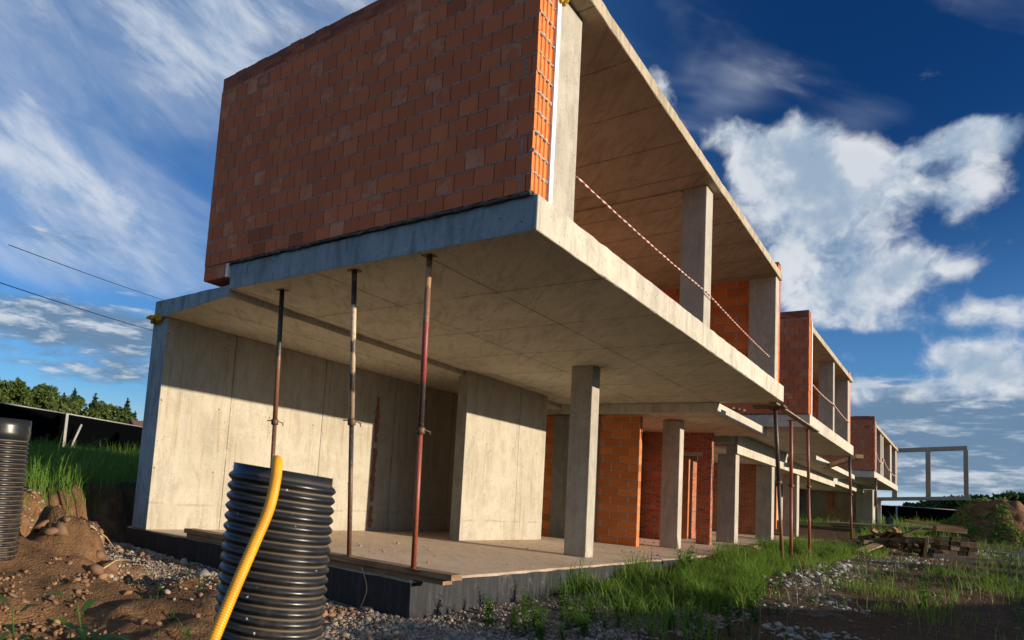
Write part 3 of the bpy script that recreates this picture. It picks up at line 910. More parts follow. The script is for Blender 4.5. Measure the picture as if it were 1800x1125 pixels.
def end_wall(h, x0, y0, y1, z0, thick=0.40, drop=True, seed=1, joints=True):
    """hollow-block end wall standing on the floor slab, small bricks along its top"""
    zt = TOP - 0.235
    m = MB()
    m.box(x0, x0 + thick, y0 + .004, y1, z0, zt, 0, {'-y': None, '+z': 3})
    rows = int(round((zt - z0) / .235))
    for k in range(rows):
        a = z0 + (zt - z0) * k / rows; b = z0 + (zt - z0) * (k + 1) / rows
        off = .006 * ((k * 7) % 3 - 1)
        ridged_side(m, x0, x0 + thick, y0 + off * .4, a + .005, b - .005, 1)
        m.face([(x0, y0 + .02, b - .006), (x0 + thick, y0 + .02, b - .006), (x0 + thick, y0 + .02, b + .006), (x0, y0 + .02, b + .006)], 3)
    o = m.build('brick_wall', BRK, h)
    p = MB().box(x0 + .005, x0 + thick - .01, y0 + .01, y1 - .01, zt, TOP, 2)
    # broken line of the uppermost bricks
    rr = np.random.default_rng(seed + 5); y = y0
    while y < y1 - .3:
        w = .26
        if rr.random() < .55: p.box(x0 + .012, x0 + .12, y, y + w - .012, TOP, TOP + float(rr.uniform(.008, .03)), 2)
        y += w
    p.build('parapet_course', BRK, o)
    if joints:
        for k in range(1, rows):
            z = z0 + (zt - z0) * k / rows
            rr = np.random.default_rng(seed * 50 + k)
            pts = [(x0 + t, y0 + .004 + .004 * math.sin(t * 40), z - .006 + float(rr.normal(0, .004))) for t in np.linspace(0.0, thick, 14)]
            rad = [float(abs(rr.normal(.006, .004))) + .004 + (.012 if rr.random() < .22 else 0) for _ in pts]
            MB().tube(pts, lambda i, n: rad[i], 6, 0).build('mortar_joint', 'mortar', o)
    if drop:
        MB().box(x0 + .01, x0 + thick, y1 - .53, y1, z0 - .24, z0 - .006, 0).build('hanging_block', BRK, o)
        MB().box(x0 + .022, x0 + thick, y1 - .60, y1 - .532, z0 - .235, z0 - .01, 0).build('insulation_strip', 'white_insulation', o)
    return o


def house_one():
    h = thing('unfinished_house', 'nearest concrete and orange brick house shell with its open ground floor facing the viewer', 'house',
              (0.45, 1.65, 0), 'unfinished concrete and brick terraced houses')
    foundation(h, 0.45, 19.0)
    # rear wall and the lower slab it carries
    cbox(h, 'rear_wall', .45, 14.0, WB - WT, WB, 0, 3.94, WAL, {'-x': END_SHADE})
    m = MB()
    # the end face is one line with the floor slab, stepping down behind it
    poly = [(0.0, 5.21), (14.0, 5.75), (14.0, WB + .003), (0.452, WB + .003)]
    m.prism(poly, 3.943, lambda x, y: 4.15 + .056 * (y - 5.54), EDG, bottom=SOF, sides={3: END_SHADE}, rag=.004)
    m.build('rear_slab', CC, h, 0.012)
    sl = MB()
    sl.prism([(0.0, 0.0), (13.88, 0.0), (13.88, 5.745), (0.0, 5.208)], HS, ST, EDG, bottom=SOF, sides={3: END_SHADE}, rag=.004)
    sl.build('floor_slab', CC, h, 0.014)
    # salmon foam in the joints of the rear wall
    f = MB(); rr = np.random.default_rng(3)
    for z0, z1 in ((.08, .62), (.72, 2.05), (2.2, 3.35)):
        n = 12
        L, Rr = [], []
        for i in range(n + 1):
            z = z0 + (z1 - z0) * i / n
            L.append((6.86 + float(rr.normal(0, .012)), z)); Rr.append((6.99 + float(rr.normal(0, .022)), z))
        for i in range(n):
            f.face([(L[i][0], WB - WT - .012, L[i][1]), (Rr[i][0], WB - WT - .018, Rr[i][1]), (Rr[i + 1][0], WB - WT - .018, Rr[i + 1][1]), (L[i + 1][0], WB - WT - .012, L[i + 1][1])])
            f.face([(L[i][0], WB - WT + .01, L[i][1]), (L[i][0], WB - WT - .012, L[i][1]), (L[i + 1][0], WB - WT - .012, L[i + 1][1]), (L[i + 1][0], WB - WT + .01, L[i + 1][1])])
    f.build('foam_seam', 'salmon_foam', h)
    # inner concrete wall and columns
    cbox(h, 'inner_wall', 7.67, 12.02, 5.37, 5.63, 0, HS, WAL, {'-x': DRK})  # shade on the wall's end face painted in with darker concrete
    cbox(h, 'column', 7.78, 8.19, 2.42, 2.885, 0, HS)
    cbox(h, 'column', 15.26, 15.64, 2.77, 3.25, 0, 3.75)
    # cross wall on the far side of the open room: block, concrete pier, block
    w = MB().box(14.0, 14.22, 6.03, WB - WT, 0, 3.75, 0).build('brick_wall', ['block_brick_inside'], h)
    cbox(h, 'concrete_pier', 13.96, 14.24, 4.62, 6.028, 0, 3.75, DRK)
    w = MB().box(14.0, 14.22, 3.48, 4.618, 0.02, 3.72, 0).build('brick_wall', ['block_brick_inside'], h)
    # second floor slab between the two boxes, a hand lower
    m = MB(); m.prism([(13.7, 1.43), (20.0, 1.47), (20.0, WB - .004), (14.004, WB - .004), (14.004, 5.73), (13.7, 5.72)], 3.775, 4.047, EDG, bottom=SOF)
    m.build('middle_slab', CC, h, 0.012)
    # red brick walls of the stair core
    m = MB().box(14.225, 18.98, 5.0, 5.2, 0.03, 3.77, 0)
    m.build('brick_wall', 'small_brick', h)
    m = MB()
    m.box(19.0, 19.25, 3.78, 5.2, .05, 3.772, 0); m.box(19.0, 19.25, 2.84, 3.25, .04, 3.772, 0)
    m.box(19.0, 19.25, 3.25, 3.78, 3.12, 3.772, 0)
    cw = m.build('brick_wall', 'small_brick', h)
    MB().box(18.985, 19.26, 3.1, 3.95, 3.0, 3.118, 0).build('lintel', ['concrete_column'], cw, .006)
    MB().box(14.23, 15.3, 4.97, 4.997, 2.86, 2.99, 0).build('lintel', ['concrete_column'], h, .004)
    # upper floor
    b = end_wall(h, -0.055, 0.07, 5.83, ST + .035, .40, True, 1)
    path = [(-.03, y, ST + .018) for y in np.linspace(.07, 5.2, 20)]
    lumps('mortar_bed', 'mortar_dark', path, .030, b, 4)
    lumps('mortar_bed', 'mortar_dark', [(-.02, .07, ST + .015), (.2, .05, ST + .012), (.5, .07, ST + .01)], .022, b, 5)
    MB().box(.35, .44, .045, 5.2, ST + .004, TOP - .2, 0).build('insulation_strip', 'white_insulation', h)
    cbox(h, 'column', .445, 1.17, .10, .52, ST, ROOF)
    cbox(h, 'column', 6.97, 7.41, .11, .53, ST, ROOF)
    cbox(h, 'column', 13.38, 13.76, .11, .70, ST, ROOF)
    m = MB(); m.prism([(.62, -.13), (13.86, .06), (13.86, 5.8), (.62, 5.8)], ROOF, ROOF + RT, ROE, bottom=CEI, rag=.003)
    r = m.build('roof_slab', CC, h, .012)
    MB().box(6.95, 7.42, .55, 5.24, ROOF - .035, ROOF - .001, CEI).build('ceiling_strip', CC, r)
    MB().box(.36, 13.495, 5.25, 5.55, ST, ROOF - .04, 0).build('brick_wall', 'block_brick_inside', h)
    m = MB().box(13.5, 13.9, .702, 5.8, ST, ROOF - .002, 0)
    m.build('brick_wall', 'block_brick_inside', h)
    m = MB().box(13.92, 14.22, .16, 5.83, ST - .03, TOP - .06, 0, {'-y': None})
    for k in range(14):
        a = ST - .03 + .2343 * k
        ridged_side(m, 13.92, 14.22, .157, a + .004, min(a + .2303, TOP - .06), 1)
    m.build('brick_wall', BRK, h)
    MB().box(13.862, 13.916, .14, .5, ST, 6.6, 0).build('insulation_strip', 'white_insulation', h)
    # expanding foam left in two joints
    for c, n, s in (((.50, .02, 7.36), 16, .045), ((.49, .03, 7.08), 6, .035), ((.36, 7.78, 3.90), 20, .05)):
        rr = np.random.default_rng(int(c[0] * 100)); m = MB()
        for _ in range(n):
            sp = (.06, .02, .05) if c[1] < 1 else (.05, .11, .03)
            p = Vector(c) + Vector([float(rr.normal(0, q)) for q in sp])
            q = p + Vector([float(rr.normal(0, .03)) for _ in range(3)])
            rad = float(rr.uniform(.5, 1)) * s
            m.tube([p - Vector((0, 0, rad)), p, q, q + Vector((0, 0, rad * .8))], lambda i, n_: rad * (.55, 1, .95, .4)[i], 7)
        m.build('foam_lump', 'yellow_foam', h)
    return h


def upper_box(h, x0, x1, yb, ys, cols, xr, seed):
    """projecting upper storey: slab, end wall, columns, roof"""
    m = MB().prism([(x0 + .05, ys), (x1, ys), (x1, 5.8), (x0 + .05, 5.8)], HS, ST, EDG, bottom=SOF)
    m.build('floor_slab', CC, h, .012)
    b = end_wall(h, x0, yb, 6.4, ST + .02, .42, False, seed, joints=False)
    lumps('mortar_bed', 'mortar_dark', [(x0 + .03, y, ST + .01) for y in np.linspace(yb, 5, 12)], .026, b, seed)
    MB().box(x0 + .425, x0 + .56, yb - .02, 5.2, ST + .004, TOP - .3, 0).build('insulation_strip', 'white_insulation', h)
    for a, c, y0, y1 in cols:
        cbox(h, 'column', a, c, y0, y1, ST, ROOF, bev=.01)
    m = MB().prism([(xr, yb - .02), (x1 - .1, yb - .02), (x1 - .1, 5.8), (xr, 5.8)], ROOF, ROOF + RT, ROE, bottom=CEI)
    m.build('roof_slab', CC, h, .01)
    MB().box(x0 + .43, x1 - .605, 5.25, 5.55, ST, ROOF - .04, 0).build('brick_wall', 'block_brick_inside', h)
    MB().box(x1 - .6, x1 - .4, cols[-1][3] + .004, 5.8, ST, ROOF - .003, 0).build('brick_wall', 'block_brick_inside', h)
    MB().box(x1 - .095, x1 + .22, yb + .1, 5.83, ST + .003, TOP - .1, 0, {'-y': 1}).build('brick_wall', BRK, h)


def house_two():
    h = thing('unfinished_house', 'middle house shell with grey concrete blade columns below its projecting brick upper storey', 'house',
              (19.0, 1.65, .08), 'unfinished concrete and brick terraced houses')
    foundation(h, 19.02, 46.0)
    for x in (21.75, 28.05, 33.95):
        w = .52 if x < 30 else .58
        cbox(h, 'column', x, x + w, 2.72, 3.30, zf(x) - .05, 3.30)
    m = MB().box(21.5, 46.0, 2.62, 2.98, 3.30, 4.05, COLM, {'-y': EDG})
    m.build('ground_floor_beam', CC, h, .012)
    m = MB().box(21.5, 46.0, 2.985, WB, 3.56, 3.76, COLM, {'-z': SOF})
    m.build('ceiling_slab', CC, h)
    MB().box(20.9, 21.48, 2.7, 3.6, 3.62, 3.96, COLM).build('beam_end', CC, h, .01)
    cbox(h, 'rear_wall', 14.02, 46.0, WB - WT, WB, -.2, 3.9, WAL)
    # sunlit brick wall with a doorway
    m = MB()
    m.box(31.5, 33.05, 5.0, 5.22, .2, 3.55, 0); m.box(34.75, 36.2, 5.0, 5.22, .2, 3.55, 0); m.box(33.05, 34.75, 5.0, 5.22, 2.86, 3.55, 0)
    w = m.build('brick_wall', 'small_brick', h)
    MB().box(32.9, 34.75, 4.985, 5.23, 2.74, 2.858, 0).build('lintel', ['concrete_column'], w, .006)
    cbox(h, 'concrete_pier', 36.25, 36.9, 4.9, 5.3, .2, 3.55, COLM)
    m = MB().box(31.2, 31.42, 3.6, 7.4, .2, 3.55, 0).build('brick_wall', 'small_brick', h)
    m = MB().box(21.4, 22.6, 4.2, 4.4, .1, 3.5, 0).build('brick_wall', 'small_brick', h)
    MB().box(21.25, 21.396, 4.12, 4.4, .1, 3.1, 0).build('brick_jamb', 'block_brick_inside', h)
    MB().box(21.2, 21.4, 4.42, 7.4, .1, 3.5, 0).build('brick_wall', 'block_brick_inside', h)
    MB().box(40.0, 40.2, 4.6, 6.2, .4, 2.9, 0).build('brick_wall', 'block_brick_inside', h)
    upper_box(h, 19.5, 30.72, .27, .235, [(20.1, 20.55, .33, .75), (25.5, 25.85, .34, .80), (29.83, 30.38, .34, .84)], 20.05, 8)
    m = MB(); m.prism([(30.9, 1.56), (45.5, 1.62), (45.5, WB), (30.9, WB)], 3.79, 4.04, EDG, bottom=SOF)
    m.build('middle_slab', CC, h, .012)
    return h


def house_three():
    h = thing('unfinished_house', 'far house shell at the end of the row with slim upper columns', 'house',
              (46.0, 1.65, .5), 'unfinished concrete and brick terraced houses')
    foundation(h, 46.02, 68.5)
    upper_box(h, 47.4, 65.85, .82, .85, [(48.0, 48.6, .9, 1.35), (52.2, 52.8, .9, 1.4), (53.5, 54.2, .9, 1.4), (59.6, 60.9, .9, 1.5), (64.6, 65.7, .9, 1.6)], 48.3, 12)
    m = MB().box(46.02, 57.0, 2.62, 2.98, 3.50, 4.05, COLM, {'-y': EDG}); m.build('ground_floor_beam', CC, h)
    MB().box(46.02, 68.0, 2.985, WB, 3.75, 4.04, COLM, {'-z': SOF}).build('ceiling_slab', CC, h)
    cbox(h, 'column', 66.0, 68.0, 2.42, 3.5, .7, 4.05, COLM)
    cbox(h, 'rear_wall', 46.02, 68.0, WB - WT, WB, 0, 4.0, WAL)
    cbox(h, 'cross_wall', 67.2, 67.6, 3.5, WB - WT - .003, .5, 4.0, WAL)
    MB().box(67.1, 67.19, 5.1, 5.5, 1.9, 4.0, 0).build('brick_wall', 'block_brick_inside', h)
    MB().box(66.1, 66.2, 3.52, 5.34, .62, 2.37, 0).build('board_panel', 'wood_brown', h)
    return h


def frame_house():
    h = thing('concrete_frame', 'bare open concrete frame of posts and beams standing alone against the clouds', 'frame', (68.2, 1.0, 3.2))
    x0, x1 = 68.0, 68.45
    zt = lambda y: 7.99 - .077 * (y + 3.25); zb = lambda y: 3.75 - .089 * (y + 3.38)
    def bar(name, ya, yb, za0, za1, zb0, zb1):
        m = MB()
        A = [(x0, ya, za0), (x0, yb, zb0), (x0, yb, zb1), (x0, ya, za1)]; B = [(x1, *q[1:]) for q in A]
        m.face(list(reversed(A))); m.face(B)
        for i in range(4):
            m.face([A[i], A[(i + 1) % 4], B[(i + 1) % 4], B[i]])
        m.build(name, 'concrete_frame', h, .02)
    bar('top_beam', -3.26, 8.0, zt(-3.26) - .33, zt(-3.26), zt(8.0) - .33, zt(8.0))
    bar('bottom_beam', -3.38, 8.0, zb(-3.38), zb(-3.38) + .29, zb(8.0), zb(8.0) + .29)
    for ya, yb in ((-3.30, -3.01), (-1.07, -.76), (1.02, 1.34), (5.5, 5.8)):
        m = MB().box(x0 + .01, x1 - .01, ya, yb, zb((ya + yb) / 2) + .285, zt((ya + yb) / 2) - .325, 0)
        m.build('post', 'concrete_frame', h, .015)
    for y in (2.2, 7.0):
        MB().box(x0 + .05, x1 - .05, y - .15, y + .15, .6, zb(y) + .01, 0).build('foot_post', 'concrete_frame', h)


house_one(); house_two(); house_three(); frame_house()


# ---------------------------------------------------------------- steel props under the projecting slabs
def prop(base, top, mat_low, label, zc, group, mat_up=None, plate=.075, r=.038):
    t = thing('steel_prop', label, 'prop', base, group)
    A, B = Vector(base), Vector(top)
    L = (B - A).length; d = (B - A) / L
    k = (zc - A.z) / (B.z - A.z) * L
    m = MB().tube([A + d * .008, A + d * k], r * .88, 14); m.build('inner_tube', mat_low, t)
    m = MB().tube([A + d * (k - .02), B - d * .008], r, 14); m.build('outer_tube', mat_up or mat_low, t)
    c = A + d * k
    m = MB()
    m.tube([c - d * .045, c - d * .035, c + d * .035, c + d * .045], lambda i, n: (r * 1.2, r * 1.5, r * 1.5, r * 1.2)[i], 14)
    m.build('collar', 'steel_clamp', t)
    m = MB().tube([c + Vector((-.10, .07, .012)), c + Vector((0, .0, .03)), c + Vector((.11, -.08, -.008))], .009, 6)
    m.tube([c + Vector((.10, -.075, -.006)), c + Vector((.11, -.075, -.05))], .008, 6)
    m.build('handle', 'steel_clamp', t)
    MB().box(B.x - plate, B.x + plate, B.y - plate, B.y + plate, B.z - .010, B.z - .002).build('head_plate', 'steel_clamp', t)
    MB().box(A.x - plate, A.x + plate, A.y - plate, A.y + plate, A.z + .001, A.z + .009).build('foot_plate', 'steel_clamp', t)
    return t


G1 = 'steel props under the near slab'
PZ = .152
prop((.60, 4.42, PZ), (.43, 4.42, HS), 'steel_black_rust', 'rusty brown prop with a black upper end behind the corrugated pipe, nearest the rear wall', 1.98, G1)
prop((.56, 2.763, PZ), (.21, 2.763, HS), 'steel_cream_black', 'prop flecked with cream and black paint, middle one on the plank', 1.97, G1)
prop((.44, 1.62, PZ), (.165, 1.50, HS), 'steel_red', 'red-footed prop at the near end of the plank by the slab corner', 1.86, G1)
G2 = 'steel props in front of the middle and far houses'
zb_ = 3.985
prop((16.0, .33, gz(16.0, .33)), (14.75, .33, zb_), 'steel_blue_rust', 'dark leaning prop under the corner of the near slab by the grass', 2.1, G2, r=.05, plate=.11)
prop((17.45, .36, gz(17.4, .36)), (17.2, .36, zb_), 'steel_primer', 'reddish prop under the hanging board, middle of the three in the grass', 2.1, G2, r=.046, plate=.1)
prop((20.2, .30, gz(20, .3)), (19.46, .28, zb_), 'steel_primer', 'slim reddish prop at the far end of the hanging board', 2.2, G2, r=.042, plate=.1)
prop((31.2, .34, gz(31, .34) + .22), (30.45, .34, zb_), 'steel_black_rust', 'thin brown prop on blocks under the end of the middle slab', 2.4, G2, r=.05, plate=.12)
prop((47.9, .80, gz(48, .8)), (47.7, .80, HS), 'steel_black_rust', 'distant thin prop under the far house slab', 2.4, G2, r=.055, plate=.12)


def plank(label, c, L, w, hgt, rz=0, ry=0, rx=0, mat='wood_brown', group=None, name='plank', cat='plank', bev=.004, sag=0):
    m = MB().box(-L / 2, L / 2, -w / 2, w / 2, -hgt / 2, hgt / 2)
    o = m.build(name, mat, None, bev)
    o.location = c; o.rotation_euler = (rx, ry, rz)
    return tag(o, label, cat, group)


plank('lower of two stacked brown planks along the edge of the concrete floor', (.60, 3.75, .040), 5.0, .22, .074, R(91.2), mat='wood_brown')
plank('upper brown plank under the steel props, a little longer than the one beneath', (.575, 3.70, .1145), 5.2, .25, .073, R(90.8), mat='wood_brown')
plank('long pale board held up on three props between the near and middle slabs', (17.2, .21, 4.026), 6.9, .17, .04, 0, mat='wood_grey')
plank('thick timber cross-piece on the head of the dark leaning prop', (14.45, .40, 4.018), .5, .7, .055, 0, mat='wood_dark')
plank('board lying along the floor edge before the blade columns', (20.0, 1.75, .19), 2.6, .28, .05, R(4), mat='wood_brown')
plank('second board on the floor edge, under the first', (20.3, 1.68, .135), 2.9, .3, .05, R(2), mat='wood_grey')
plank('pale timber sloping across below the middle slab end', (33.2, .95, 3.93), 5.5, .25, .16, R(20), R(2), mat='wood_pale')
for k in range(3):
    plank('dark batten sticking out over the lower roof edge in a small stack', (15.9 + .35 * k, 1.9, 4.10 + .02 * k), 1.6, .07, .05, R(38 + 5 * k), mat='wood_dark' if k % 2 else 'wood_brown',
          group='battens on the lower roof', name='batten', cat='batten')
for x, y, rz in ((31.0, .3, 10), (31.4, .35, -20)):
    plank('timber block packed under the prop of the middle slab', (x, y, gz(x, y) + .12), .7, .35, .2, R(rz), mat='wood_brown', group='packing blocks', name='timber_block', cat='block')


# ---------------------------------------------------------------- warning tape
def tape(label, pts, sag, r=.0135, group='striped warning tapes'):
    P = []
    for i in range(len(pts) - 1):
        a, b = Vector(pts[i]), Vector(pts[i + 1])
        n = 24
        for k in range(n + (i == len(pts) - 2)):
            t = k / n
            p = a.lerp(b, t); p.z -= sag * 4 * t * (1 - t); P.append(p)
    o = MB().tube(P, lambda i, n: r * (1 + .25 * math.sin(i * 1.9)), 6).build('warning_tape', 'striped_tape')
    return tag(o, label, 'tape', group)


tape('red and white striped tape strung across the near upper opening', [(1.16, .085, 5.12), (6.96, .06, 5.13), (12.55, .085, 4.98)], .03)
tape('striped tape across the upper opening of the middle house', [(20.5, .31, 5.55), (25.4, .31, 5.55), (29.9, .31, 5.4)], .05, .022)
tape('striped tape drooping across the upper opening of the far house', [(48.5, .87, 5.7), (52.2, .87, 5.3), (53.6, .87, 5.7), (59.7, .87, 5.2), (64.8, .87, 5.3)], .16, .028)


# ---------------------------------------------------------------- corrugated drain pipes and the yellow hose
def ribbed_pipe(label, c, rad, z0, z1, pitch, collar, tilt=None, skew=0.0):
    p = thing('corrugated_pipe', label, 'pipe', c)
    prof, vals = [], []
    h = z0
    top = z1 - (.32 if collar else .05)
    deep = pitch * .42
    while h < top:
        for t in np.linspace(0, 1, 9)[:-1]:
            k = max(0.0, math.cos((t - .5) * 2 * math.pi) * .5 + .5) ** .55
            prof.append((rad - deep * (1 - k), h + t * pitch)); vals.append(k)
        h += pitch
    ri = rad - deep
    if collar:
        prof += [(ri, h), (rad * 1.005, h + .02), (rad * 1.015, h + .10), (rad * 1.0, h + .17), (rad * 1.0, z1), (rad * .93, z1), (rad * .93, z1 - .6)]
        vals += [0, .9, 1, 1, 1, 1, 1]
    else:
        prof += [(ri, h), (ri, z1), (ri - .012, z1), (ri - .012, z1 - .9)]; vals += [.3, .8, .9, .5]
    ax = tilt.to_matrix() if tilt else None
    mb = MB().lathe(prof, c, 72, 0, vals, ax)
    if skew:                                        # the mouth was sawn off a little out of square
        for q in mb.v: q.z -= skew * ((q.x - c[0]) * .68 - (q.y - c[1]) * .73) * min(1, max(0, (q.z - c[2] - .5) / 1.2))
    mb.build('pipe_wall', 'black_plastic', p)
    return p


from mathutils import Euler
PB = Vector((-4.13, -.575, -.58))
ribbed_pipe('black corrugated drain pipe standing upright in the foreground with the yellow hose over it', PB, .306, 0, 1.765, .0555, False,
            Euler((R(.6), R(.2), 0)), .075)
PB2 = Vector((-3.22, 5.32, -.35))
ribbed_pipe('wider black corrugated pipe with a smooth collar at the left edge by the earth bank', PB2, .34, 0, 1.93, .0555, True, Euler((0, R(-1.0), 0)))


def spline(pts, n=14):
    P = [Vector(p) for p in pts]; out = []
    for i in range(len(P) - 1):
        p0, p1, p2, p3 = P[max(i - 1, 0)], P[i], P[i + 1], P[min(i + 2, len(P) - 1)]
        for k in range(n):
            t = k / n
            out.append(.5 * ((2 * p1) + (p2 - p0) * t + (2 * p0 - 5 * p1 + 4 * p2 - p3) * t * t + (3 * p1 - p0 - 3 * p2 + p3) * t ** 3))
    out.append(P[-1])
    return out


def resample(P, step):
    out = [P[0]]; acc = 0
    for a, b in zip(P[:-1], P[1:]):
        L = (b - a).length
        while acc + L >= step:
            t = (step - acc) / L; a = a.lerp(b, t); out.append(a); L = (b - a).length; acc = 0
        acc += L
    return out


HOSE = [(-4.200, -0.600, 0.550), (-4.230, -0.649, 0.950), (-4.308, -0.720, 1.200), (-4.368, -0.790, 1.215), (-4.428, -0.850, 1.120), (-4.485, -0.880, 0.980), (-4.553, -0.875, 0.820),
        (-4.643, -0.870, 0.620), (-4.723, -0.860, 0.420), (-4.803, -0.845, 0.200), (-4.934, -0.803, -0.150), (-5.084, -0.714, -0.420), (-5.434, -0.464, -0.520), (-6.034, 0.137, -0.530)]
hp = resample(spline(HOSE), .0032)
tag(MB().tube(hp, lambda i, n: .0275 + (.0017 if (i // 2) % 2 else 0), 14, cap=True).build('corrugated_hose', 'yellow_plastic'),
    'yellow corrugated hose hanging out over the rim of the black pipe', 'hose')

o = MB().lathe([(.20, -.2), (.20, .95), (.17, .95), (.17, .3)], (47.7, .18, gz(47.7, .18)), 24).build('drain_pipe', 'black_plastic')
tag(o, 'smooth dark pipe stub standing behind the timber heap', 'pipe')


# ---------------------------------------------------------------- fences
def net_fence(name, label, pts, hgt, dip=0.0, group=None, below=.3):
    f = thing(name, label, 'fence', (*pts[0], gz(*pts[0])), group)
    m = MB(); r = MB()
    for (xa, ya), (xb, yb) in zip(pts[:-1], pts[1:]):
        za, zb2 = gz(xa, ya), gz(xb, yb)
        n = Vector((yb - ya, xa - xb, 0)).normalized() * .02
        A = [(xa, ya, za - below), (xb, yb, zb2 - below), (xb, yb, zb2 + hgt - .03), (xa, ya, za + hgt - .03)]
        B = [tuple(Vector(q) + n) for q in A]
        m.face(A); m.face(list(reversed(B)))
        r.tube([Vector((xa, ya, za + hgt)), Vector((xb, yb, zb2 + hgt))], .035, 6)
    m.build('netting', 'black_netting', f)
    r.build('top_rail', 'rail_pale', f)
    for x, y in pts:
        z = gz(x, y)
        MB().box(x - .07, x + .07, y - .19, y - .05, z - .5, z + hgt + .02).build('post', 'grey_post', f)
    return f


net_fence('netting_fence', 'black netting fence with grey posts on the grassy rise at the left',
          [(-8, 18.5), (-2.5, 22.0), (2.6, 25.0), (9.9, 29.45), (17.2, 33.7), (25, 38), (34, 43)], 1.72)
m = MB(); m.tube([(10.15, 29.2, gz(10, 29) - .2), (10.75, 29.35, gz(10, 29) + 1.25)], .06, 6)
f_ = m.build('leaning_stake', 'rail_pale'); tag(f_, 'pale stake leaning against a post of the left fence', 'stake')
FX = 92.0
net_fence('netting_fence', 'low black netting fence beyond the timber heap and the mound',
          [(FX - 1, 22), (FX - .6, 15.0), (FX - .3, 8.4), (FX, 2.6), (FX + .6, -2.3), (FX + 1, -7.4), (FX + 2, -12.5), (FX + 3, -18), (FX + 5, -26)], 1.75)


# ---------------------------------------------------------------- trees and bushes
def leaf_quads(C, size, nrm_bias=None, seed=0, aspect=1.7):
    rr = np.random.default_rng(seed)
    n = len(C)
    a = rr.normal(size=(n, 3)); a /= np.linalg.norm(a, axis=1)[:, None]
    b = rr.normal(size=(n, 3)); b -= (b * a).sum(1)[:, None] * a; b /= np.linalg.norm(b, axis=1)[:, None]
    s = size * rr.uniform(.6, 1.3, (n, 1))
    a = a * s * aspect * .5; b = b * s * .5
    V = np.stack([C - a, C + b * .9 - a * .1, C + a, C - b * .9 - a * .1], 1).reshape(-1, 3)
    F = np.arange(n * 4).reshape(n, 4)
    u = rr.random(n)
    UV = np.stack([np.repeat(u, 4), np.tile([0, .5, 1, .5], n)], -1)
    return V, F, UV


def crown_points(n, R3, clumps, seed, flat_bottom=.5):
    rr = np.random.default_rng(seed)
    c = rr.normal(size=(clumps, 3)); c /= np.linalg.norm(c, axis=1)[:, None]
    c *= rr.uniform(.45, .95, (clumps, 1)); c[:, 2] = np.where(c[:, 2] < 0, c[:, 2] * flat_bottom, c[:, 2])
    w = rr.uniform(.16, .36, clumps)
    k = rr.integers(0, clumps, n)
    p = rr.normal(size=(n, 3)); p /= np.linalg.norm(p, axis=1)[:, None]
    p = c[k] + p * (w[k] * rr.uniform(.6, 1.1, n))[:, None]
    return p * np.array(R3)


def make_leafy(name, seed, hgt, wid, n, leaf, size):
    t = thing(name, None, 'tree')
    P = crown_points(n, (wid / 2, wid / 2, hgt * .40), 34, seed); P[:, 2] += hgt * .62
    V, F, UV = leaf_quads(P, size, seed=seed)
    np_mesh('crown', V, F, UV, leaf, parent=t)
    m = MB(); rr = random.Random(seed)
    m.tube([(0, 0, -.3), (.03 * hgt * .2, 0, hgt * .3), (0, .02 * hgt, hgt * .75)], lambda i, k: hgt * (.022, .016, .006)[i], 8)
    for k in range(5):
        a = rr.uniform(0, 6.28); z = hgt * rr.uniform(.3, .55)
        m.tube([(0, 0, z), (math.cos(a) * wid * .16, math.sin(a) * wid * .16, z + hgt * .10), (math.cos(a) * wid * .32, math.sin(a) * wid * .32, z + hgt * .2)], lambda i, q: hgt * (.009, .006, .003)[i], 5)
    m.build('trunk', 'bark', t)
    return t


def make_spruce(name, seed, hgt, wid, n, leaf, size):
    t = thing(name, None, 'tree')
    rr = np.random.default_rng(seed)
    h = 1 - np.sqrt(rr.random(n)); layer = np.round(h * 15) / 15
    a = rr.uniform(0, 2 * np.pi, n); arm = np.round(a / (2 * np.pi) * 9 + layer * 37) * (2 * np.pi / 9)
    a = arm + rr.normal(0, .16, n)
    rad = (1 - layer) * wid / 2 * (.75 + .5 * np.modf(np.sin(layer * 91 + arm * 7) * 43.7)[0] ** 2)
    q = np.sqrt(rr.random(n))
    P = np.stack([np.cos(a) * rad * q, np.sin(a) * rad * q, hgt * (.10 + .9 * (layer + rr.normal(0, .010, n)) - .055 * q * (1 - layer))], -1)
    V, F, UV = leaf_quads(P, size, seed=seed, aspect=2.2)
    np_mesh('crown', V, F, UV, leaf, parent=t)
    MB().tube([(0, 0, -.3), (0, 0, hgt * .5), (0, 0, hgt * .98)], lambda i, k: hgt * (.02, .012, .002)[i], 8).build('trunk', 'bark', t)
    return t


LEAFY = [make_leafy('broadleaf_tree', 5, 11, 9, 5200, 'tree_leaf', .42), make_leafy('broadleaf_tree', 9, 9, 8, 4600, 'tree_leaf', .40)]
SPRU = [make_spruce('spruce_tree', 3, 11, 5.2, 4200, 'spruce_leaf', .40), make_spruce('spruce_tree', 13, 9, 4.4, 3600, 'spruce_leaf', .38)]
used = set()


def plant_tree(protos, i, x, y, s, label, group, sx=1.0):
    p = protos[i % len(protos)]
    if p.name in used: o = copy_tree(p)
    else: used.add(p.name); o = p
    o.location = (x, y, gz(x, y) - .1); o.scale = (s * sx, s * sx, s); o.rotation_euler.z = random.uniform(0, 6.28)
    tag(o, label, 'tree', group)
    return o


GT = 'trees of the wood beyond the left fence'
LB = 'leafy green tree in the wood beyond the left fence'
LS = 'pointed dark spruce in the wood beyond the left fence'
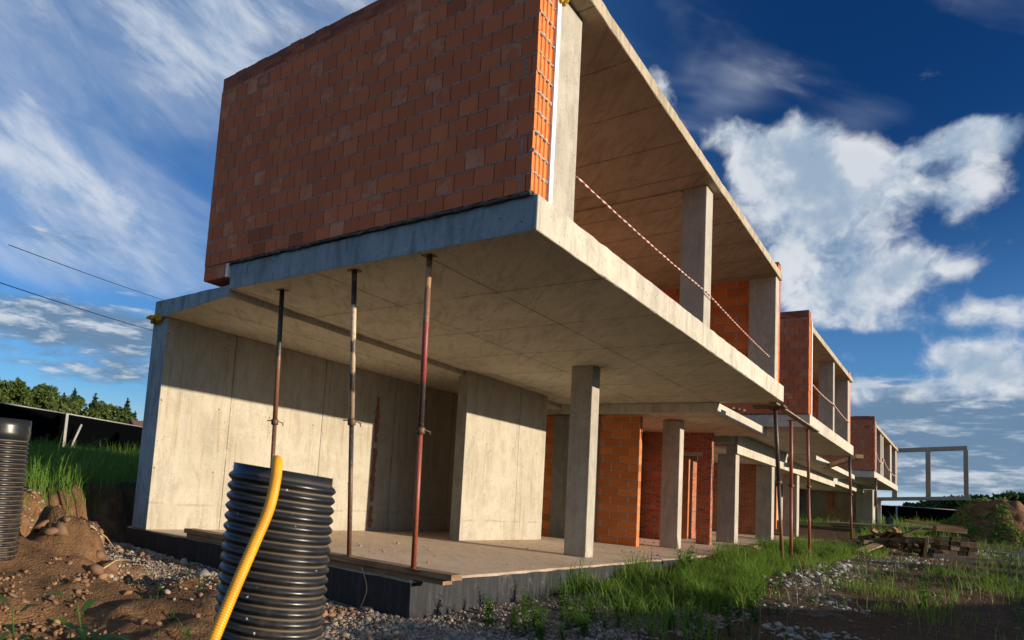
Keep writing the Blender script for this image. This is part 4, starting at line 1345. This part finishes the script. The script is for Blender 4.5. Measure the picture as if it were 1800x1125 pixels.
#       px-derived places: (x, y, height, spruce?)
for i, (x, y, hh, sp, lab) in enumerate([
        (31, 99, 12.4, 0, 'tallest leafy tree of the wood, at the left edge of the photo'), (25, 104, 12.0, 0, None), (19, 97, 11.5, 0, None),
        (39.5, 106, 9.6, 0, None), (43, 112, 10.8, 1, None), (46.5, 110, 9.2, 0, None), (50, 115, 10.6, 1, None), (47, 121, 10.0, 0, None), (53.5, 117, 9.3, 0, None),
        (57, 119, 11.0, 1, None), (60, 122, 10.3, 0, None), (63.5, 123, 11.0, 1, None), (66, 128, 10.0, 0, None), (68.5, 124, 9.4, 0, None),
        (70.5, 122.5, 11.2, 1, 'spruce with a wide dark crown standing clear of the wood toward the house'), (74.5, 130, 8.6, 0, None), (76.0, 128, 9.2, 1, 'small pointed spruce nearest the house corner'),
        (79, 133, 7.4, 0, None), (83, 137, 7.6, 0, None), (36, 112, 11.2, 0, None), (41, 118, 11.0, 1, None), (55, 127, 11.5, 0, None), (62, 133, 11.0, 1, None)]):
    pr = SPRU if sp else LEAFY
    base = (11, 9)[i % 2]
    plant_tree(pr, i, x, y, hh / base, lab or (LS if sp else LB), GT)


def bush(label, x, y, s, group, sx=1.0, proto=[None]):
    if proto[0] is None:
        t = thing('shrub', None, 'shrub'); proto[0] = t
        P = crown_points(5200, (2.2, 2.2, 1.5), 46, 77, .9); P[:, 2] += 1.15
        V, F, UV = leaf_quads(P, .24, seed=70); np_mesh('foliage', V, F, UV, 'bush_leaf', parent=t)
        m = MB()
        for k in range(6):
            a = k * 1.05
            m.tube([(0, 0, -.3), (math.cos(a) * .5, math.sin(a) * .5, .9), (math.cos(a) * 1.2, math.sin(a) * 1.2, 1.9)], lambda i, n: (.06, .04, .015)[i], 5)
        m.build('stem', 'bark', t); o = t
    else:
        o = copy_tree(proto[0])
    o.location = (x, y, gz(x, y) - .1); o.scale = (s * sx, s * sx, s); o.rotation_euler.z = random.uniform(0, 6.28)
    return tag(o, label, 'shrub', group)


GB = 'dense shrubs beyond the right fence'
for i, (x, y, s) in enumerate([(98, 1.2, .85), (98, -1.4, 1.15), (99, -3.9, 1.3), (98, -6.5, 1.45), (100, -9.2, 1.6), (99, -12, 1.7), (101, -15, 1.75),
                               (104, -5, 1.25), (105, -8, 1.4), (106, -11.5, 1.5), (107, -18, 1.5), (101, 3.2, .55), (103, 6.0, .40)]):
    bush('dense dark green shrub in the thicket beyond the right fence', x, y, s, GB)
# unseen scrub added on the ridge behind the photographer: its shadow breaks the edge of the shade
for i, (x, y, s) in enumerate([(-7.5, -15.5, .36), (-2.5, -15, .30), (3.0, -15.4, .34), (8.5, -15.2, .34), (12.5, -15.3, .30), (20, -15.2, .40), (24.5, -15.3, .42), (29, -15, .34), (34, -15, .40), (40, -15, .35)]):
    bush('unseen scrub added behind the viewer to break up the shade edge', x, y, s, 'unseen scrub added for its shadow', 1.5)


# ---------------------------------------------------------------- far house, overhead wires
hs = thing('gabled_house', 'small far house with a brown tiled roof beside the concrete wall edge', 'house', (56.5, 92, gz(56.5, 92)))
b = gz(56.5, 92) - 1.1
MB().box(54.5, 61.5, 90, 97, b, b + 3.4).build('wall', 'house_wall', hs)
m = MB()
m.face([(53.6, 89.5, b + 3.3), (62.4, 89.5, b + 3.3), (62.4, 93.5, b + 6.6), (53.6, 93.5, b + 6.6)])
m.face([(62.4, 97.5, b + 3.3), (53.6, 97.5, b + 3.3), (53.6, 93.5, b + 6.6), (62.4, 93.5, b + 6.6)])
m.face([(53.6, 97.5, b + 3.3), (53.6, 89.5, b + 3.3), (53.6, 93.5, b + 6.6)]); m.face([(62.4, 89.5, b + 3.3), (62.4, 97.5, b + 3.3), (62.4, 93.5, b + 6.6)])
m.build('roof', 'roof_tile', hs)


def wire(label, a, b, r, sag):
    a, b = Vector(a), Vector(b); P = []
    for k in range(41):
        t = -0.6 + 3.0 * k / 40
        p = a.lerp(b, t); p.z -= sag * (t * (1 - t)) * 4; P.append(p)
    return tag(MB().tube(P, r, 6).build('overhead_wire', 'cable'), label, 'wire', 'overhead wires')


wire('lower overhead wire running down to the house at the left', (4.908, 26.863, 8.42), (20.338, 39.442, 10.86), .022, .05)
wn = wire('short upper overhead wire just left of the slab corner', (12.087, 33.396, 11.79), (23.324, 43.083, 14.295), .019, .02)


# ---------------------------------------------------------------- timber heap, mound, rubble
def beam(label, c, L, w, h, rot, mat, group='timber offcuts in the heap', name='timber_offcut', cat='timber'):
    m = MB().box(-L / 2, L / 2, -w / 2, w / 2, -h / 2, h / 2)
    o = m.build(name, mat, None, .006)
    o.location = c; o.rotation_euler = rot
    return tag(o, label, cat, group)


rt = random.Random(5)
TM = ['wood_dark', 'wood_brown', 'wood_dark', 'wood_brown', 'wood_grey', 'wood_dark']
TC = Vector((28.2, -1.75))
along = Vector((.28, -.96))              # runs across the view
toward = Vector((-.96, -.28))


def tp(s, d, z):
    x = TC.x + along.x * s + toward.x * d; y = TC.y + along.y * s + toward.y * d
    return (x, y, gz(x, y) + z)


for i in range(52):
    s = rt.uniform(-1.5, .75); d = rt.uniform(-.5, .5)
    z = rt.uniform(.08, .18) + max(.1, 1 - abs(s + .45) / 1.5) * rt.uniform(0, .98)
    beam('weathered timber offcut lying jumbled in the dark heap', tp(s, d, max(z, .09)), rt.uniform(.35, .95), rt.uniform(.1, .2), rt.uniform(.06, .16),
         (rt.uniform(-.3, .3), rt.uniform(-.55, .55), rt.uniform(0, 3.14)), TM[i % 6])
for r_ in range(5):
    for k in range(4 - r_ // 4):
        beam('short squared timber stacked with its sawn end to the viewer', tp(.72 + k * .27 + .03 * r_, .2 + rt.uniform(-.08, .08), .10 + r_ * .165), 1.0, .235, .145,
             (0, 0, math.atan2(toward.y, toward.x) + rt.uniform(-.06, .06)), TM[(r_ + k * 2) % 6], 'squared timbers in the neat stack')
AL = math.atan2(along.y, along.x)
beam('long grey plank bundle laid over the top of the timber heap', tp(.72, -.3, 1.24), 1.7, .24, .10, (0, R(4), AL), 'wood_brown', None, 'plank', 'plank')
beam('shorter grey plank under the long one on the stack', tp(1.2, -.25, 1.08), .9, .34, .18, (0, R(1), AL + .05), 'wood_brown', None, 'plank', 'plank')
beam('pale board with two nail holes leaning down the front of the heap', tp(-1.5, 1.1, .20), 1.3, .32, .05, (R(8), R(-14), AL + .9), 'wood_pale', None, 'plank', 'plank')
beam('thin pale stake standing up out of the heap', tp(.25, .75, .33), .95, .09, .06, (R(10), R(75), .4), 'wood_pale', None, 'stake', 'stake')
beam('brown board set on its corner at the top of the heap', tp(-.62, .15, .80), .75, .22, .05, (R(10), R(-48), AL), 'wood_brown', None, 'plank', 'plank')
beam('second tilted board beside it near the top of the heap', tp(-.35, .2, .78), .7, .2, .05, (R(-6), R(40), AL + .2), 'wood_pale', None, 'plank', 'plank')
beam('heavy dark log lying in front of the heap toward the grass', tp(-2.2, .45, .14), 1.5, .3, .28, (0, 0, AL + .12), 'wood_dark', None, 'log', 'log')
beam('heavy grey beam lying before the neat stack', tp(1.4, .9, .09), 2.0, .26, .2, (0, 0, AL - .05), 'wood_grey', None, 'beam', 'beam')
for k, (x, y, z, l) in enumerate(((45.5, .6, .55, 5.0), (46.0, .2, .42, 5.5), (46.4, .9, .28, 4.0))):
    beam('long plank in the low pile behind the timber heap', (x, y, gz(x, y) + z), l, .4, .09, (0, R(-2), AL + .1 * k), ('wood_grey', 'wood_brown', 'wood_dark')[k], 'planks in the low pile', 'plank', 'plank')


def mound(name, label, cat, c, rx, ry, h, mat, seed, parts=None):
    n = 64
    g = np.linspace(-1.25, 1.25, n); X, Y = np.meshgrid(g, g, indexing='ij')
    r = np.sqrt(X ** 2 + Y ** 2)
    pr = np.clip(1 - r ** 1.25, 0, 1) ** .85
    Z = h * pr * (.60 + .80 * fbm(X * 2.6 + seed, Y * 2.6, seed, 5)) + .14 * h * (fbm(X * 9, Y * 9, seed + 7, 3) - .5) * (pr > 0)
    wx, wy = c[0] + X * rx, c[1] + Y * ry
    V = np.stack([wx, wy, ground_z(wx, wy) + Z - .12], -1)
    i, j = np.meshgrid(np.arange(n - 1), np.arange(n - 1), indexing='ij'); a = (i * n + j).ravel()
    F = np.stack([a, a + n, a + n + 1, a + 1], 1)
    t = thing(name, label, cat, (c[0], c[1], gz(c[0], c[1])))
    V = V.reshape(-1, 3) - np.array(t.location)
    o = np_mesh('heap', V, F, np.stack([V[F][..., 0], V[F][..., 1]], -1), mat, smooth=True, parent=t)
    return t, V.reshape(n, n, 3), pr


simple('mound_soil', (0.20, 0.105, 0.055), (0.115, 0.062, 0.034), 3.0, .95, .9, .08, .1, 0, 8)
simple('grey_grit', (0.30, 0.30, 0.30), (0.20, 0.20, 0.205), 12.0, .95, .9, .04, .1, 0, 8)
md, MV, MP = mound('earth_mound', 'brown earth mound half grown over with weeds at the right', 'mound', (49.5, -4.7), 3.6, 3.3, 2.75, 'mound_soil', 4)
rr = np.random.default_rng(8)
sel = rr.integers(6, 58, (9000, 2)); P = MV[sel[:, 0], sel[:, 1]] + rr.normal(0, .05, (9000, 3))
keep = (MP[sel[:, 0], sel[:, 1]] > .03) & (((fbm(P[:, 0] * .9 + 9, P[:, 1] * .9, 17) > .47) | (P[:, 1] > 1.2 + .5 * rr.normal(size=len(P)))))
P = P[keep] + np.array([0, 0, .06])
V, F, UV = leaf_quads(P, .12, seed=4); np_mesh('weeds', V, F, UV, 'weed_leaf', parent=md)['kind'] = 'stuff'
mound('gravel_heap', 'small heap of grey gravel at the right edge before the mound', 'heap', (36.6, -6.05), 1.5, 1.5, .62, 'grey_grit', 9)


ICO = None


def stones(name, label, XY, size, mat, flat=.65, seed=0, sink=.25, zfun=None, rugged=.16):
    """many small angular stones lying on the ground: one mesh"""
    t = (1 + 5 ** .5) / 2
    v = np.array([(-1, t, 0), (1, t, 0), (-1, -t, 0), (1, -t, 0), (0, -1, t), (0, 1, t), (0, -1, -t), (0, 1, -t), (t, 0, -1), (t, 0, 1), (-t, 0, -1), (-t, 0, 1)], float)
    v /= np.linalg.norm(v[0])
    f = np.array([(0, 11, 5), (0, 5, 1), (0, 1, 7), (0, 7, 10), (0, 10, 11), (1, 5, 9), (5, 11, 4), (11, 10, 2), (10, 7, 6), (7, 1, 8), (3, 9, 4), (3, 4, 2), (3, 2, 6), (3, 6, 8), (3, 8, 9), (4, 9, 5), (2, 4, 11), (6, 2, 10), (8, 6, 7), (9, 8, 1)])
    rr = np.random.default_rng(seed); n = len(XY)
    s = size * np.exp(rr.normal(0, .45, n))
    a = rr.uniform(0, 6.28, n); ca, sa = np.cos(a), np.sin(a)
    sc = rr.uniform(.65, 1.35, (n, 3)) * np.array([1, 1, flat])
    q = v[None] * (1 + rr.normal(0, rugged, (n, 12, 1))) * sc[:, None] * s[:, None, None]
    tilt = rr.normal(0, .3, n)
    y = q[..., 1] * np.cos(tilt)[:, None] - q[..., 2] * np.sin(tilt)[:, None]; z = q[..., 1] * np.sin(tilt)[:, None] + q[..., 2] * np.cos(tilt)[:, None]
    x = q[..., 0]
    X = x * ca[:, None] - y * sa[:, None] + XY[:, 0:1]; Y = x * sa[:, None] + y * ca[:, None] + XY[:, 1:2]
    zb = zfun(XY[:, 0]) if zfun else ground_z(XY[:, 0], XY[:, 1]) + .05 * (fbm(XY[:, 0] * 7, XY[:, 1] * 7, 77, 3) - .45)
    Z = z + (zb + s * flat * (1 - 2 * sink) * .6)[:, None]
    V = np.stack([X, Y, Z], -1).reshape(-1, 3)
    F = (f[None] + (np.arange(n) * 12)[:, None, None]).reshape(-1, 3)
    UV = np.repeat(rr.random(n), 60).reshape(-1, 3); UV = np.stack([UV, UV * 0 + .5], -1)
    return tag(np_mesh(name, V, F, UV, mat), label, name.replace('_', ' '), None, 'stuff')


def scatter(n, x0, x1, y0, y1, dens, seed):
    rr = np.random.default_rng(seed)
    P = np.stack([rr.uniform(x0, x1, n), rr.uniform(y0, y1, n)], -1)
    return P[rr.random(n) < dens(P[:, 0], P[:, 1])]


ybk = lambda x: np.interp(x, [-40, -8, -4.5, -3, -1.6, -.6, .3, 2, 60], [2, 4.0, 5.2, 6.3, 7.1, 7.9, 8.8, 9.6, 9.8])
outside = lambda x, y: ~((x > .44) & (y > 1.63) & (y < 8.2))
pipe_clear = lambda x, y: ((x + 4.13) ** 2 + (y + .575) ** 2 > .12) & ((x + 3.22) ** 2 + (y - 5.32) ** 2 > .15)
dens = lambda x, y: outside(x, y) * pipe_clear(x, y) * np.clip(ss(1.75 - np.abs(x + .35), 0, 1.5) * ss(8.2 - y, 0, .6) * (.05 + 1.5 * ss(fbm(x * 1.2, y * 1.2, 61), .3, .62)), 0, 1)
XY = np.concatenate([scatter(34000, -4, .5, -.6, 8.2, dens, 1), scatter(20000, -2, 7, -.9, 1.66, lambda x, y: .75 * ss(fbm(x, y, 63), .30, .6), 2)])
stones('pebbles', 'loose brown and grey pebbles spread along the end of the foundation', XY, .0125, 'pebbles', .7, 3)
XY = scatter(900, -1.9, .4, 0, 7.5, lambda x, y: outside(x, y) * pipe_clear(x, y) * .6, 5)
stones('large_pebbles', 'bigger rounded stones lying among the pebbles by the foundation end', XY, .023, 'pebbles', .65, 6)
XY = scatter(420, -5, .1, 2.0, 8.6, lambda x, y: pipe_clear(x, y) * np.clip(.2 + np.exp(-((x + 1.9) ** 2 + (y - 5.7) ** 2) / .8) + np.exp(-((y - ybk(x) - .1) / .4) ** 2), 0, 1), 47)
stones('earth_clods', 'big broken lumps of orange brown earth on the cut bank at the left', XY, .048, 'clods', .8, 48, .1, None, .30)
XY = scatter(9000, -7, .2, 1.0, 7.6, lambda x, y: pipe_clear(x, y) * ss(fbm(x * .9, y * .9, 71), .40, .62) * .9, 7)
stones('soil_clods', 'crumbled clods of brown soil over the dug ground at the left', XY, .020, 'clods', .75, 8)
pl = lambda x: np.interp(x, [4, 12, 20, 34], [-1.9, -.75, -1.3, -2.6])
XY = np.concatenate([scatter(14000, 4, 30, -6, 1.5, lambda x, y: np.exp(-((y - pl(x)) / .70) ** 2) * ss(fbm(x * 1.1, y * 1.1, 81), .46, .64), 9),
                     scatter(1500, 29, 38, -6.5, -1, lambda x, y: ss(fbm(x * .9, y * .9, 81), .4, .6), 10)])
stones('crushed_rock', 'pale crushed rock strewn along the path beside the grass', XY, .030, 'crushed_rock', .6, 10)
XY = scatter(420, 11, 19, -1.2, .5, lambda x, y: np.exp(-((y - pl(x) - .35) / .42) ** 2), 12)
stones('rubble', 'broken grey concrete rubble at the edge of the lit grass', XY, .05, 'crushed_rock', .6, 13)
XY = scatter(3200, 3, 26, -5, 1.2, lambda x, y: np.full(len(x), .7), 14)
stones('path_clods', 'dark soil crumbs over the shaded path at the right', XY, .014, 'clods', .7, 15)


XY = scatter(1100, .8, 18, 1.8, 7.3, lambda x, y: ss(fbm(x * .7, y * .7, 171), .42, .62), 16)
stones('floor_crumbs', 'crumbs of brick and mortar strewn over the concrete floor', XY, .014, 'pebbles', .6, 17, 0, lambda x: np.interp(x, [12, 15, 22], [0, .02, .125]))


# ---------------------------------------------------------------- grass and weeds
def grass(name, label, XY, h0, h1, w, mat, seed, lean=.45):
    rr = np.random.default_rng(seed); n = len(XY)
    a = rr.uniform(0, 6.28, n); d = np.stack([np.cos(a), np.sin(a), a * 0], -1)
    p = np.stack([-np.sin(a), np.cos(a), a * 0], -1)
    H = rr.uniform(h0, h1, n) * (.25 + 1.5 * ss(fbm(XY[:, 0] * 1.3, XY[:, 1] * 1.3, seed + 3), .25, .75)) * np.where(rr.random(n) < .05, 1.5, 1.0); L = H * np.abs(rr.normal(lean, .3, n))
    B = np.stack([XY[:, 0], XY[:, 1], ground_z(XY[:, 0], XY[:, 1]) - .02], -1)
    ww = w * rr.uniform(.6, 1.3, n)
    pts = []
    for t, k in ((0, 1.0), (.4, .85), (.75, .55)):
        c = B + d * (L * t * t)[:, None] + np.array([0, 0, 1]) * (H * (t - .18 * t * t))[:, None]
        pts += [c - p * (ww * k / 2)[:, None], c + p * (ww * k / 2)[:, None]]
    tip = B + d * L[:, None] + np.array([0, 0, 1]) * (H * .80)[:, None]
    pts += [tip - p * (ww * .06)[:, None], tip + p * (ww * .06)[:, None]]
    V = np.stack(pts, 1).reshape(-1, 3)
    q = np.array([(0, 1, 3, 2), (2, 3, 5, 4), (4, 5, 7, 6)])
    F = (q[None] + (np.arange(n) * 8)[:, None, None]).reshape(-1, 4)
    u = np.repeat(rr.random(n), 12).reshape(-1, 4)
    vv = np.tile(np.array([[0, 0, .4, .4], [.4, .4, .75, .75], [.75, .75, 1, 1]]), (n, 1))
    return tag(np_mesh(name, V, F, np.stack([u, vv], -1), mat), label, 'grass', None, 'stuff')


edge = lambda x: np.interp(x, [2, 4, 6, 8, 12, 16, 22, 30], [1.2, .3, -.5, -.6, .1, .1, -.6, .6])
d1 = lambda x, y: (y > edge(x) + .5 * (fbm(x * 1.4, y * 1.4, 5) - .5)) * (y < 1.63) * ss(x, 3.5, 7.5) * np.clip(.12 + 1.5 * ss(fbm(x * .9, y * .9, 101), .33, .6), 0, 1)
XY = scatter(105000, 3, 26, -1.3, 1.63, d1, 21)
grass('grass', 'bright green grass growing tall along the front of the foundation', XY, .17, .46, .012, 'grass_blade', 22)
d2 = lambda x, y: .9 * ss(fbm(x * .55 + 7, y * .55, 111), .47, .60) * (np.abs(y - pl(x)) > .25)
XY = np.concatenate([scatter(26000, 2.5, 30, -5.5, .9, d2, 23), scatter(9000, 14, 46, -9, -3.6, lambda x, y: .25 + .75 * ss(fbm(x * .6, y * .6, 121), .4, .6), 24),
                     scatter(5000, 23, 29, -1.2, 1.2, lambda x, y: ss(fbm(x * .9, y * .9, 131), .42, .6), 25)])
XYd = scatter(5200, 3, 30, -5, 1.6, lambda x, y: .9 * ss(fbm(x * .8, y * .8, 161), .45, .6), 36)
grass('dry_grass', 'straw coloured dry stalks mixed into the green grass', XYd, .18, .55, .007, 'grass_dry', 37, .3)
grass('tufted_grass', 'scattered green grass tufts on the shaded path at the right', XY, .12, .42, .012, 'grass_blade', 26)
XY = np.concatenate([scatter(42000, -9, 9, 5, 19, lambda x, y: (y > ybk(x) + .45) * .9, 27), scatter(16000, -6, 26, 18, 36, lambda x, y: np.full(len(x), .9), 28)])
grass('meadow_grass', 'long dark green grass on the rise in front of the left fence', XY, .22, .55, .016, 'grass_blade', 29, .5)
XY = np.concatenate([scatter(9000, 60, 93, -12, 10, lambda x, y: np.full(len(x), .9), 30), scatter(5000, 33, 62, -3.2, 1.2, lambda x, y: ss(fbm(x * .5, y * .5, 141), .4, .6), 31)])
grass('rough_grass', 'rough grass between the timber heap and the far fence', XY, .25, .7, .03, 'grass_blade', 32)
XY = scatter(900, -6.5, -.3, 1.2, 6.5, lambda x, y: ss(fbm(x * .9, y * .9, 151), .5, .6), 33)
grass('sparse_grass', 'thin young grass shoots on the dug earth at the left', XY, .05, .16, .008, 'grass_blade', 34)


def make_weed(seed, hgt, n, leaf):
    t = thing('weed', None, 'weed')
    rr = random.Random(seed)
    st, lv, uv = MB(), [], []
    for k in range(n):
        a = rr.uniform(0, 6.28); out = rr.uniform(.05, .26) * hgt
        H = hgt * rr.uniform(.65, 1.0)
        P = spline([(0, 0, -.05), (math.cos(a) * out * .4, math.sin(a) * out * .4, H * .5), (math.cos(a) * out, math.sin(a) * out, H)], 6)
        st.tube(P, lambda i, q: .006 * (1 - .75 * i / q), 5)
        m = int(15 * H / .6) + 6
        for j in range(m):
            tt = .15 + .85 * j / (m - 1)
            p = P[min(int(tt * (len(P) - 1)), len(P) - 1)]
            b = j * 2.4 + rr.uniform(-.3, .3); L = leaf * rr.uniform(.7, 1.2) * (1.15 - .55 * tt); w = L * .30
            d = Vector((math.cos(b), math.sin(b), rr.uniform(.1, .7))).normalized()
            s = d.cross(Vector((0, 0, 1))).normalized() * w * .5
            m1 = p + d * L * .45 + Vector((0, 0, .08 * L)); tip = p + d * L - Vector((0, 0, .22 * L))
            lv.append([p, m1 + s, tip, m1 - s]); uv.append(rr.random())
    V = np.array([[tuple(q) for q in l] for l in lv]).reshape(-1, 3)
    F = np.arange(len(V)).reshape(-1, 4)
    UV = np.stack([np.repeat(uv, 4).reshape(-1, 4), np.tile([0, .5, 1, .5], (len(lv), 1))], -1)
    np_mesh('foliage', V, F, UV, 'weed_leaf', parent=t)
    st.build('stem', 'weed_leaf', t)
    return t


WD = [make_weed(2, .55, 7, .16), make_weed(4, .40, 7, .14), make_weed(6, .30, 7, .11)]
wused = set()


def weed(i, x, y, s, label, group='leafy weeds before the foundation'):
    p = WD[i]
    o = p if p.name not in wused else copy_tree(p)
    wused.add(p.name)
    o.location = (x, y, gz(x, y)); o.scale = (s, s, s); o.rotation_euler.z = random.uniform(0, 6.28)
    return tag(o, label, 'weed', group)


weed(0, 10.36, 1.2, 1.5, 'tallest leafy weed, standing upright against the foundation edge')
rw = random.Random(12)
for k in range(90):
    x = 1.0 + 10 * rw.random() ** 1.3; y = rw.uniform(-1.5, 1.1) if x > 3.2 else rw.uniform(-.1, 1.2)
    weed(rw.choice((0, 1, 1, 2)), x, y, rw.uniform(.45, .95), 'leafy green weed in the shade before the foundation')
for k in range(7):
    x = rw.uniform(10, 22); weed(rw.choice((0, 1)), x, rw.uniform(-4.2, -2.6) + .0 * x, rw.uniform(.8, 1.3), 'leafy weed at the right edge of the dark path', 'weeds along the path')
for k in range(3):
    weed(k % 2, -5.34 + .13 * k, -.30 - .14 * k, rw.uniform(1.7, 1.95) * (1 if k % 2 == 0 else 1.25), 'blurred weed shoot in the left foreground corner', 'weeds at the left corner')
for k in range(6):
    weed(2, rw.uniform(-3.2, -.6), rw.uniform(1.5, 4.5), rw.uniform(.35, .6), 'small green weed sprouting on the pebbly ground at the left', 'weeds on the pebbles')
for k, (x, y) in enumerate(((13.2, .55), (14.4, .45), (12.3, .8), (16.3, .6), (10.9, .9))):
    t = thing('wildflower', 'yellow wildflower in the bright grass by the foundation', 'flower', (x, y, gz(x, y)), 'yellow wildflowers in the grass')
    H = .40 + .05 * (k % 3)
    MB().tube([(x, y, gz(x, y) - .03), (x + .02, y, gz(x, y) + H)], .004, 5).build('stem', 'weed_leaf', t)
    m = MB(); c = Vector((x + .02, y, gz(x, y) + H))
    for j in range(11):
        a = j * 2 * math.pi / 11; d = Vector((math.cos(a), math.sin(a), .25)); s_ = Vector((-math.sin(a), math.cos(a), 0)) * .008
        m.face([c - s_ * .5, c + d * .028 - s_, c + d * .034 + s_, c + s_ * .5])
    m.build('blossom', 'petal_yellow', t)
# dry sticks on the bank and one by the foundation
for (a, b, l) in (((-1.9, 5.3, .12), (-.75, 6.35, .28), 'bleached dry stalk lying on the earth bank'), ((-2.1, 4.6, .05), (-1.3, 5.2, .10), 'thin dry stick on the pebbly slope')):
    A, B = Vector((a[0], a[1], gz(a[0], a[1]) + .05)), Vector((b[0], b[1], gz(b[0], b[1]) + .10))
    tag(MB().tube([A, A.lerp(B, .5) + Vector((0, 0, .06)), B], .011, 6).build('dry_stalk', 'wood_pale'), l, 'stick')
tag(MB().tube(spline([(.36, 2.35, gz(.3, 2.3)), (.41, 2.3, -.2), (.425, 2.42, .05)], 5), .008, 6).build('dry_stalk', 'wood_pale'), 'dry root hanging down the black foundation side', 'stick')
tag(MB().box(-.09, .09, -.03, .03, -.03, .03).build('brick_shard', 'block_side', None, .006), 'orange brick shard lying in the pebbles behind the pipe', 'shard')
sh = bpy.data.objects['brick_shard']; sh.location = (-1.0, 2.6, gz(-1.0, 2.6) + .04); sh.rotation_euler = (.2, .1, .6)
# things left inside the ground floor
for k, (x, y, L, lean) in enumerate(((38.5, 5.6, 2.0, .12), (38.2, 5.4, 1.6, -.25))):
    tag(MB().tube([(x, y, zf(x)), (x + lean, y + .2, zf(x) + L)], .05, 8).build('timber_pole', 'wood_pale'), 'pale pole leaning in the ground floor between the columns', 'pole', 'poles in the ground floor')
bg_ = thing('wheeled_trolley', 'small trolley with a white frame on the ground floor between columns', 'trolley', (37.8, 5.0, zf(37.8)))
z = zf(37.8)
MB().box(37.4, 38.4, 4.8, 5.3, z + .20, z + .26).build('deck', 'rail_pale', bg_, .01)
for dx in (37.5, 38.3):
    MB().tube([(dx, 4.78, z + .1), (dx, 4.86, z + .1)], .10, 14).build('wheel', 'cable', bg_)
    MB().tube([(dx, 5.22, z + .1), (dx, 5.30, z + .1)], .10, 14).build('wheel', 'cable', bg_)
MB().tube([(37.42, 5.05, z + .26), (37.35, 5.05, z + .9)], .025, 8).build('handle', 'rail_pale', bg_)
